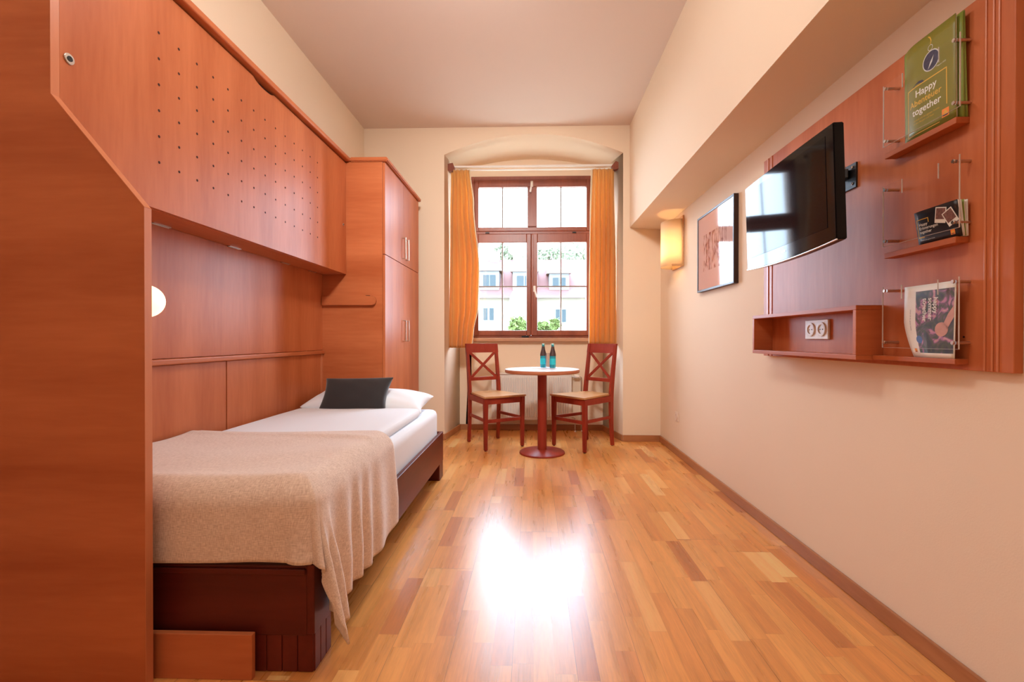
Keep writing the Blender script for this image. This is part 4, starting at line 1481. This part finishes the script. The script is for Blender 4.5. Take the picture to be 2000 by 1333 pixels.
W3, H3 = 0.172, 0.224
def s_fly(u, v):
    k = max(0, (0.5 - v) / 0.5)
    # lower far corner curls towards the wall
    q = max(0, (0.45 - u) / 0.45) * k
    return (1.2035 + 0.010 * q + 0.004 * v, 1.532 - 0.182 * u - 0.030 * k ** 1.6 * max(0, 1 - u * 1.3), 0.9575 + H3 * v)
t = thing('flyer', (1.21, 1.44, 0.957), label='white flyer with a flower photo and sideways lettering in the lower holder', cat='flyer')
sheet('f', s_fly, 14, 14, M_ink_w, t, 0.0012, 'paper')
K = dict(surf=s_fly, parent=t, W=W3, Hh=H3)
decal(flat_rect(0.042, 0.168, 0.014, 0.205, 14), u0=0, v0=0, mat=flower_mat(), name='flower_photo', **K)
M_skin = plain('hand_in_photo', (0.58, 0.27, 0.19), 0.4, noise=0.2, nscale=60)
decal(join(flat_disc(0.130, 0.085, 0.021), flat_poly([(0.135, 0.10), (0.148, 0.085), (0.168, 0.12), (0.168, 0.155), (0.150, 0.13)])), u0=0, v0=0, mat=M_skin, name='hand_picture', lift=0.0010, **K)
decal(join(flat_disc(0.050, 0.055, 0.012)), u0=0, v0=0, mat=plain('blue_spot', (0.07, 0.14, 0.35), 0.4), name='blue_flower', lift=0.0010, **K)
for i, (s_, uu) in enumerate((('happy', 0.104), ('sommer', 0.087), ('together', 0.068))):
    decal(text_bm(s_, 0.0205, bold=0.0004), u0=uu, v0=0.182, rot=-PI / 2, mat=M_ink_w, name='title', lift=0.0014, **K)
decal(text_bm('Urlaub mit der ganzen Familie', 0.0055), u0=0.022, v0=0.150, rot=-PI / 2, mat=M_photo_blue, name='small_print', **K)
logo(0.020, 0.016, 0.011, K)

# ------------------------------------------------------------------ television
# local frame: x = towards the viewer's right along the screen (near side), y = up, z = out of the screen (-X world)
pn_, pf_ = Vector((0.962, 1.499, 0)), Vector((0.986, 2.160, 0))
zc_ = 1.519
cen = (pn_ + pf_) / 2; cen.z = zc_
dirx = (pn_ - pf_).normalized()
up = Vector((0, 0, 1))
nrm = dirx.cross(up)           # out of the screen
tilt = math.radians(1.8)
up2 = (up * math.cos(tilt) + nrm * math.sin(tilt)).normalized()
nrm2 = dirx.cross(up2)
MT = Matrix(((dirx.x, up2.x, nrm2.x, cen.x), (dirx.y, up2.y, nrm2.y, cen.y), (dirx.z, up2.z, nrm2.z, cen.z), (0, 0, 0, 1)))
tv = bpy.data.objects.new('television', None); C.objects.link(tv)
tv.matrix_world = MT
WM[tv.name] = MT
tag(tv, 'black flat-screen television on a wall bracket, angled from the cherry board', 'television')
TW, TH = 0.3305, 0.1865
def tv_outline(e=0.0, bow=0.012):
    pts = []
    n = 16
    for i in range(n + 1):
        f = i / n * 2 - 1
        pts.append((f * (TW - e), -TH + e - bow * (1 - f * f) + (0 if abs(f) < 1 else 0)))
    for i in range(n + 1):
        f = 1 - i / n * 2
        pts.append((f * (TW - e), TH - e + 0.004 * (1 - f * f)))
    return pts
bm = B(); prism(bm, [(x, y, -0.034) for x, y in tv_outline()], (0, 0, 0.034))
bmesh.ops.bevel(bm, geom=[e for e in bm.edges], offset=0.003, segments=2, affect='EDGES')
obj('bezel', bm, M_gblack, tv, local=True)
bm = B(); box(bm, -0.287, 0.287, -0.140, 0.160, -0.001, 0.0012, 0)
obj('screen', bm, M_screen, tv, local=True)
bm = B(); tube(bm, [(x, y - 0.0005, -0.001) for x, y in tv_outline()[:17]], 0.0028)
obj('chrome_trim', bm, M_chrome, tv, local=True, smooth=60)
bm = B()
b2 = bmesh.new(); bmesh.ops.create_cube(b2, size=1)
for v in b2.verts:
    back = v.co.z < 0
    kx, ky = (0.55, 0.62) if back else (0.97, 0.96)
    v.co = Vector((v.co.x * 2 * TW * kx, v.co.y * 2 * TH * ky - 0.002, -0.080 if back else -0.033))
bmesh.ops.bevel(b2, geom=b2.edges[:], offset=0.018, segments=3, affect='EDGES')
merge(bm, b2)
obj('rear_housing', bm, M_black, tv, local=True, smooth=50)
bm = B()
merge(bm, text_bm('tv', 0.001)) if False else None
box(bm, -0.014, 0.014, -0.166, -0.160, 0.0, 0.001, 0)
obj('badge', bm, M_chrome, tv, local=True)

br_ = thing('wall_bracket', (1.236, 1.86, 1.60), label='black steel wall bracket between television and board', cat='bracket')
bm = B(); box(bm, 1.231, XPF, 1.795, 1.925, 1.594, 1.690, 0.001)
obj('wall_plate', bm, M_black, br_)
bm = B()
bar(bm, (1.231, 1.84, 1.655), (1.155, 1.885, 1.655), 0.05, 0.035, up=(0, 0, 1))
obj('arm', bm, M_black, br_)
bm = B()
bar(bm, (1.150, 1.885, 1.655), (1.075, 1.84, 1.655), 0.04, 0.03, up=(0, 0, 1))
obj('arm', bm, M_black, br_)
bm = B(); cyl(bm, (1.155, 1.885, 1.63), (1.155, 1.885, 1.685), 0.02)
obj('pivot', bm, M_black, br_)
bm = B(); box(bm, 1.050, 1.076, 1.78, 1.90, 1.58, 1.70, 0.002)
obj('mount_plate', bm, M_black, br_)
for y, z in ((1.815, 1.675), (1.815, 1.612), (1.905, 1.675), (1.905, 1.612)):
    bm = B(); cyl(bm, (1.231, y, z), (1.2275, y, z), 0.005, bev=0.001)
    obj('bolt', bm, M_chrome, br_)
for k in range(4):
    bm = B()
    cyl(bm, (1.215 - 0.008 * k, 1.835 + 0.004 * k, 1.675), (1.215 - 0.008 * k, 1.835 + 0.004 * k, 1.686), 0.0035)
    obj('hinge_bolt', bm, M_chrome, br_)

# ------------------------------------------------------------------ picture
pc = thing('framed_picture', (1.25, 3.175, 1.358), label='black framed abstract print hanging between lamp and television', cat='picture')
PY0, PY1, PZ0, PZ1, PX = 2.862, 3.486, 1.357, 1.907, 1.231
bm = B()
fw_ = 0.014
box(bm, PX, XR - 0.001, PY0, PY0 + fw_, PZ0, PZ1, 0.001)
box(bm, PX, XR - 0.001, PY1 - fw_, PY1, PZ0, PZ1, 0.001)
box(bm, PX, XR - 0.001, PY0 + fw_, PY1 - fw_, PZ0, PZ0 + fw_, 0.001)
box(bm, PX, XR - 0.001, PY0 + fw_, PY1 - fw_, PZ1 - fw_, PZ1, 0.001)
obj('frame', bm, plain('dark_brown_frame', (0.035, 0.014, 0.010), 0.35), pc)
def art_mat():
    m, nt, N, L, P = nodes('abstract_print')
    tc = N.new('ShaderNodeTexCoord')
    mp = N.new('ShaderNodeMapping'); mp.inputs['Scale'].default_value = (1, 30, 9)
    L.new(tc.outputs['Object'], mp.inputs[0])
    n = N.new('ShaderNodeTexNoise'); n.inputs['Scale'].default_value = 1.6; n.inputs['Detail'].default_value = 5; n.inputs['Distortion'].default_value = 0.6
    L.new(mp.outputs[0], n.inputs[0])
    sp = N.new('ShaderNodeSeparateXYZ'); L.new(tc.outputs['Object'], sp.inputs[0])
    def mth(op, a, b):
        q = N.new('ShaderNodeMath'); q.operation = op
        for i, v in enumerate((a, b)):
            if isinstance(v, (int, float)): q.inputs[i].default_value = v
            else: L.new(v, q.inputs[i])
        return q.outputs[0]
    # local coords: y relative to centre, z from bottom
    dy = mth('ABSOLUTE', mth('SUBTRACT', sp.outputs['Y'], 0.0), 0)
    dz = mth('ABSOLUTE', mth('SUBTRACT', sp.outputs['Z'], 0.27), 0)
    my = mth('LESS_THAN', dy, 0.20); mz = mth('LESS_THAN', dz, 0.13)
    msk = mth('MULTIPLY', my, mz)
    r = N.new('ShaderNodeMapRange'); r.inputs['From Min'].default_value = 0.46; r.inputs['From Max'].default_value = 0.62
    L.new(n.outputs['Fac'], r.inputs['Value'])
    mx = N.new('ShaderNodeMix'); mx.data_type = 'RGBA'
    mx.inputs['A'].default_value = (0.70, 0.48, 0.42, 1); mx.inputs['B'].default_value = (0.25, 0.07, 0.07, 1)
    L.new(mth('MULTIPLY', msk, r.outputs[0]), mx.inputs['Factor'])
    L.new(mx.outputs['Result'], P.inputs['Base Color'])
    P.inputs['Roughness'].default_value = 0.05; P.inputs['Coat Weight'].default_value = 1.0; P.inputs['Coat Roughness'].default_value = 0.02
    P.inputs['Specular IOR Level'].default_value = 0.8
    return m
bm = B(); box(bm, PX + 0.004, PX + 0.008, PY0 + fw_, PY1 - fw_, PZ0 + fw_, PZ1 - fw_)
obj('print', bm, art_mat(), pc)

# ------------------------------------------------------------------ wall lamp
wl = thing('wall_lamp', (1.25, 4.01, 1.62), label='lit wall lamp with curved cream shade under the beam', cat='lamp')
bm = B()
box(bm, XR - 0.014, XR, 3.875, 4.165, 1.622, 2.046, 0.004)
box(bm, XR - 0.10, XR - 0.014, 3.878, 3.890, 1.622, 1.640, 0.002)
obj('back_plate', bm, M_seat, wl)
def lshade(u, v):
    a = PI * (u - 0.5)
    return (XR - 0.014 - 0.134 * max(0, math.cos(a)) ** 0.9, 4.022 + 0.138 * math.sin(a), 1.632 + 0.385 * v)
bm = grid(B(), lshade, 28, 4)
M_shade = bpy.data.materials.new('lamp_shade'); M_shade.use_nodes = True
nt = M_shade.node_tree; N = nt.nodes; L = nt.links
P = N['Principled BSDF']; P.inputs['Base Color'].default_value = (0.9, 0.74, 0.52, 1); P.inputs['Roughness'].default_value = 0.6
trl = N.new('ShaderNodeBsdfTranslucent'); trl.inputs['Color'].default_value = (0.98, 0.86, 0.66, 1)
mxs = N.new('ShaderNodeMixShader'); mxs.inputs[0].default_value = 0.55
L.new(P.outputs[0], mxs.inputs[1]); L.new(trl.outputs[0], mxs.inputs[2]); L.new(mxs.outputs[0], N['Material Output'].inputs['Surface'])
o = obj('shade', bm, M_shade, wl, smooth=80); solid(o, 0.003)
bm = B(); cyl(bm, (1.20, 4.02, 1.72), (1.20, 4.02, 1.83), 0.016, bev=0.006)
obj('bulb', bm, emit('wall_lamp_bulb', (1.0, 0.80, 0.45), 32.0), wl, smooth=50)

# ------------------------------------------------------------------ added fill lamps, invented as opal ceiling fixtures, out of view
M_fill_opal = emit('fill_lamp_opal', (1.0, 0.95, 0.9), 1.5)
for k, (x, y) in enumerate(((-0.42, 2.10), (-0.36, 1.15), (-0.3, -0.8))):
    t = thing('added_fill_lamp', (x, y, ZC), label=('added round opal fill lamp at the ceiling, nearest the window', 'added round opal fill lamp at the ceiling over the middle of the room', 'added round opal fill lamp at the ceiling behind the camera')[k], cat='lamp', group='added opal fill lamps')
    bm = B(); lathe(bm, [(0, 0), (0.20, 0), (0.20, -0.02), (0, -0.02)], 40, (x, y, ZC))
    obj('mount', bm, M_enamel, t, smooth=40)
    bm = B(); lathe(bm, [(0.19, -0.02), (0.185, -0.05), (0.14, -0.075), (0.0, -0.085)], 40, (x, y, ZC))
    obj('fill_lamp_shade', bm, M_fill_opal, t, smooth=60)
    pd_ = bpy.data.lights.new('fill_lamp_bulb', 'POINT')
    pd_.energy = FILL_LAMP_W[k]; pd_.color = FILL_LAMP_COL; pd_.shadow_soft_size = 0.12
    po_ = bpy.data.objects.new('fill_lamp_bulb', pd_); C.objects.link(po_)
    po_.location = (x, y, ZC - 0.34)

# added unseen spotlight, brightens the window wall and wardrobe side
t = thing('added_fill_spot', (-0.30, 1.20, ZC), label='added white fill spotlight at the ceiling, turned towards the window wall', cat='lamp')
bm = B(); cyl(bm, (-0.30, 1.20, ZC - 0.02), (-0.30, 1.20, ZC), 0.05); cyl(bm, (-0.30, 1.20, ZC - 0.14), (-0.30, 1.20, ZC - 0.02), 0.008)
obj('mount', bm, M_enamel, t, smooth=40)
aim = (Vector((-0.25, 4.6, 1.25)) - Vector((-0.30, 1.20, ZC - 0.20))).normalized()
p_ = Vector((-0.30, 1.20, ZC - 0.17))
bm = B(); cyl(bm, p_ - aim * 0.06, p_ + aim * 0.06, 0.045, 0.055)
obj('fill_spot_housing', bm, M_enamel, t, smooth=40)
sd_ = bpy.data.lights.new('fill_spot_bulb', 'SPOT')
sd_.energy = FILL_SPOT_W; sd_.color = (0.97, 1.0, 0.98); sd_.shadow_soft_size = 0.16
sd_.spot_size = math.radians(84); sd_.spot_blend = 1.0
so_ = bpy.data.objects.new('fill_spot_bulb', sd_); C.objects.link(so_)
so_.location = p_ + aim * 0.10
so_.rotation_euler = aim.to_track_quat('-Z', 'Y').to_euler()

# ------------------------------------------------------------------ outside
bm = B(); box(bm, -40, 40, 5.4, 70, -3.2, -3.0)
struct('ground', bm, plain('outside_ground', (0.30, 0.30, 0.24), 0.9, noise=0.3, nscale=0.6))
hb = thing('building', (0, 32, -3.0), label='cream house with red roof and dormers seen through the window', cat='building')
YH = 30.0
PXM = YH / 900.0
def hx(px): return (px - 1040.1) * PXM
def hz(py): return 1.015 + (662.0 - py) * PXM
M_fac = plain('cream_render', (0.16, 0.135, 0.10), 0.9)
M_roof = plain('red_tiles', (0.085, 0.030, 0.028), 0.85, noise=0.25, nscale=1.5)
M_dorm = plain('blue_grey_render', (0.085, 0.085, 0.085), 0.8)
M_hwin = plain('house_glass', (0.018, 0.028, 0.032), 0.6, spec=0.2)
M_hroofpale = plain('pale_roof', (0.13, 0.095, 0.08), 0.9)
eave = hz(580)
bm = B(); box(bm, hx(880), hx(1230), YH, YH + 8, -3, eave)
obj('wall', bm, M_fac, hb)
bm = B()
ridge = hz(503) + (4.0 / 900.0) * 0 + 0.55
prism(bm, [(hx(870), YH - 0.4, eave - 0.05), (hx(870), YH + 4.2, ridge), (hx(870), YH + 8.4, eave - 0.05)], (hx(1240) - hx(870), 0, 0))
obj('roof', bm, M_roof, hb)
bm = B(); box(bm, hx(870), hx(1240), YH - 0.5, YH - 0.38, eave - 0.12, eave + 0.02)
obj('gutter', bm, plain('gutter_grey', (0.06, 0.035, 0.03), 0.6), hb)
for x0, x1, zt in ((936, 974, 528), (1001, 1047, 530), (1073, 1112, 534)):
    bm = B()
    box(bm, hx(x0), hx(x1), YH + 0.3, YH + 3.2, hz(566), hz(zt))
    d = obj('dormer', bm, M_dorm, hb)
    bm = B()
    prism(bm, [(hx(x0 - 5), YH + 0.1, hz(zt)), (hx(x1 + 5), YH + 0.1, hz(zt)), (hx(x1 - 2), YH + 0.1, hz(zt - 12)), (hx(x0 - 2), YH + 0.1, hz(zt - 14))], (0, 3.6, 0.35))
    obj('dormer_roof', bm, M_hroofpale, d)
    for a, b in ((0.18, 0.47), (0.53, 0.82)):
        bm = B(); box(bm, hx(x0 + (x1 - x0) * a), hx(x0 + (x1 - x0) * b), YH + 0.26, YH + 0.32, hz(560), hz(zt + 8))
        obj('dormer_window', bm, M_hwin, d)
M_hframe = plain('white_window_frame', (0.3, 0.3, 0.3), 0.6)
for x0, x1, y0, y1 in ((942, 967, 600, 628), (1083, 1108, 603, 632), (1000, 1024, 602, 630), (905, 925, 600, 628), (1150, 1175, 605, 633)):
    if x0 == 1000: continue
    bm = B(); box(bm, hx(x0), hx(x1), YH - 0.06, YH, hz(y1), hz(y0))
    wf = obj('window', bm, M_hframe, hb)
    for a, b in ((0.08, 0.42), (0.56, 0.90)):
        bm = B(); box(bm, hx(x0 + (x1 - x0) * a), hx(x0 + (x1 - x0) * b), YH - 0.08, YH - 0.05, hz(y1 - 2), hz(y0 + 2))
        obj('pane', bm, M_hwin, wf)
# white curved gable
bm = B()
pts = [(hx(996), YH - 0.7, -3)]
for i in range(15):
    a = PI * (1 - i / 14)
    pts.append((hx(1022) + (hx(1048) - hx(996)) / 2 * math.cos(a), YH - 0.7, hz(596) + (hz(562) - hz(596)) * math.sin(a) ** 0.8))
pts.append((hx(1048), YH - 0.7, -3))
prism(bm, pts, (0, 1.5, 0))
obj('curved_gable', bm, plain('white_render', (0.8, 0.8, 0.78), 0.9), hb)
for i in range(2):
    bm = B(); x = (1006, 955)[i]; box(bm, hx(x) - 0.3, hx(x) + 0.4, YH + 3.9, YH + 4.6, ridge - 0.5, ridge + 0.55)
    obj('chimney', bm, M_hroofpale, hb)

def leafy(name, x, y, z0, h, r, col, label, seed, dens=900, ls=0.12):
    rn = random.Random(seed)
    t = thing(name, (x, y, z0), label=label, cat=name, group='trees beyond the house' if name == 'tree' else 'green shrub tops outside the window')
    bm = B(); cyl(bm, (x, y, z0), (x, y, z0 + h * 0.6), 0.10 * r, 0.04 * r, n=10)
    for k in range(6):
        a = rn.uniform(0, 2 * PI)
        cyl(bm, (x, y, z0 + h * 0.45), (x + r * 0.6 * math.cos(a), y + r * 0.6 * math.sin(a), z0 + h * rn.uniform(0.6, 0.85)), 0.04 * r, 0.015 * r, n=8)
    obj('trunk', bm, plain('bark', (0.12, 0.09, 0.06), 0.9), t)
    bm = B()
    for k in range(dens):
        a = rn.uniform(0, 2 * PI); c_ = rn.uniform(-1, 1); rr = r * (0.55 + 0.45 * rn.random() ** 0.5) * (0.8 + 0.25 * math.sin(3 * a + seed) * math.sin(4 * c_ + seed))
        px = x + rr * math.sqrt(1 - c_ * c_) * math.cos(a); py = y + rr * math.sqrt(1 - c_ * c_) * math.sin(a)
        pz = z0 + h - r * 1.0 + rr * c_ * 1.05
        R_ = Matrix.Rotation(rn.uniform(0, 6.28), 3, Vector((rn.uniform(-1, 1), rn.uniform(-1, 1), rn.uniform(-1, 1))).normalized())
        q = [R_ @ Vector(v_) * ls * rn.uniform(0.6, 1.3) for v_ in ((-0.5, 0, 0), (0, -0.28, 0.06), (0.6, 0, 0), (0, 0.28, 0.06))]
        bm.faces.new([bm.verts.new(v_ + Vector((px, py, pz))) for v_ in q])
    obj('crown', bm, plain('leaves_%d' % seed, col, 0.8), t)
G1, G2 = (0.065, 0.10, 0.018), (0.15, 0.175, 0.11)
def at(px, py, Y): return ((px - 1040.1) / 900 * Y, 1.015 + (662 - py) / 900 * Y)
for px, py, Y, r, lab, sd in ((1012, 618, 11, 0.28, 'leafy green shrub top outside behind the left window casement', 1),
                              (1061, 628, 11, 0.21, 'leafy green shrub top outside just right of the window mullion', 2),
                              (1084, 622, 10.5, 0.13, 'slender green twig top outside behind the right casement', 3)):
    x, zt = at(px, py, Y)
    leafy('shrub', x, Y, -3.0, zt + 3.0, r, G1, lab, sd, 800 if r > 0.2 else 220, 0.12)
for px, py, Y, r, lab, sd in ((990, 472, 52, 1.6, 'pale green tree beyond the house roof, left of the mullion', 11),
                              (1078, 478, 52, 2.0, 'pale green tree beyond the house roof, right of the mullion', 12),
                              (1118, 476, 56, 2.4, 'pale green tree beyond the house roof at the far right', 13)):
    x, zt = at(px, py, Y)
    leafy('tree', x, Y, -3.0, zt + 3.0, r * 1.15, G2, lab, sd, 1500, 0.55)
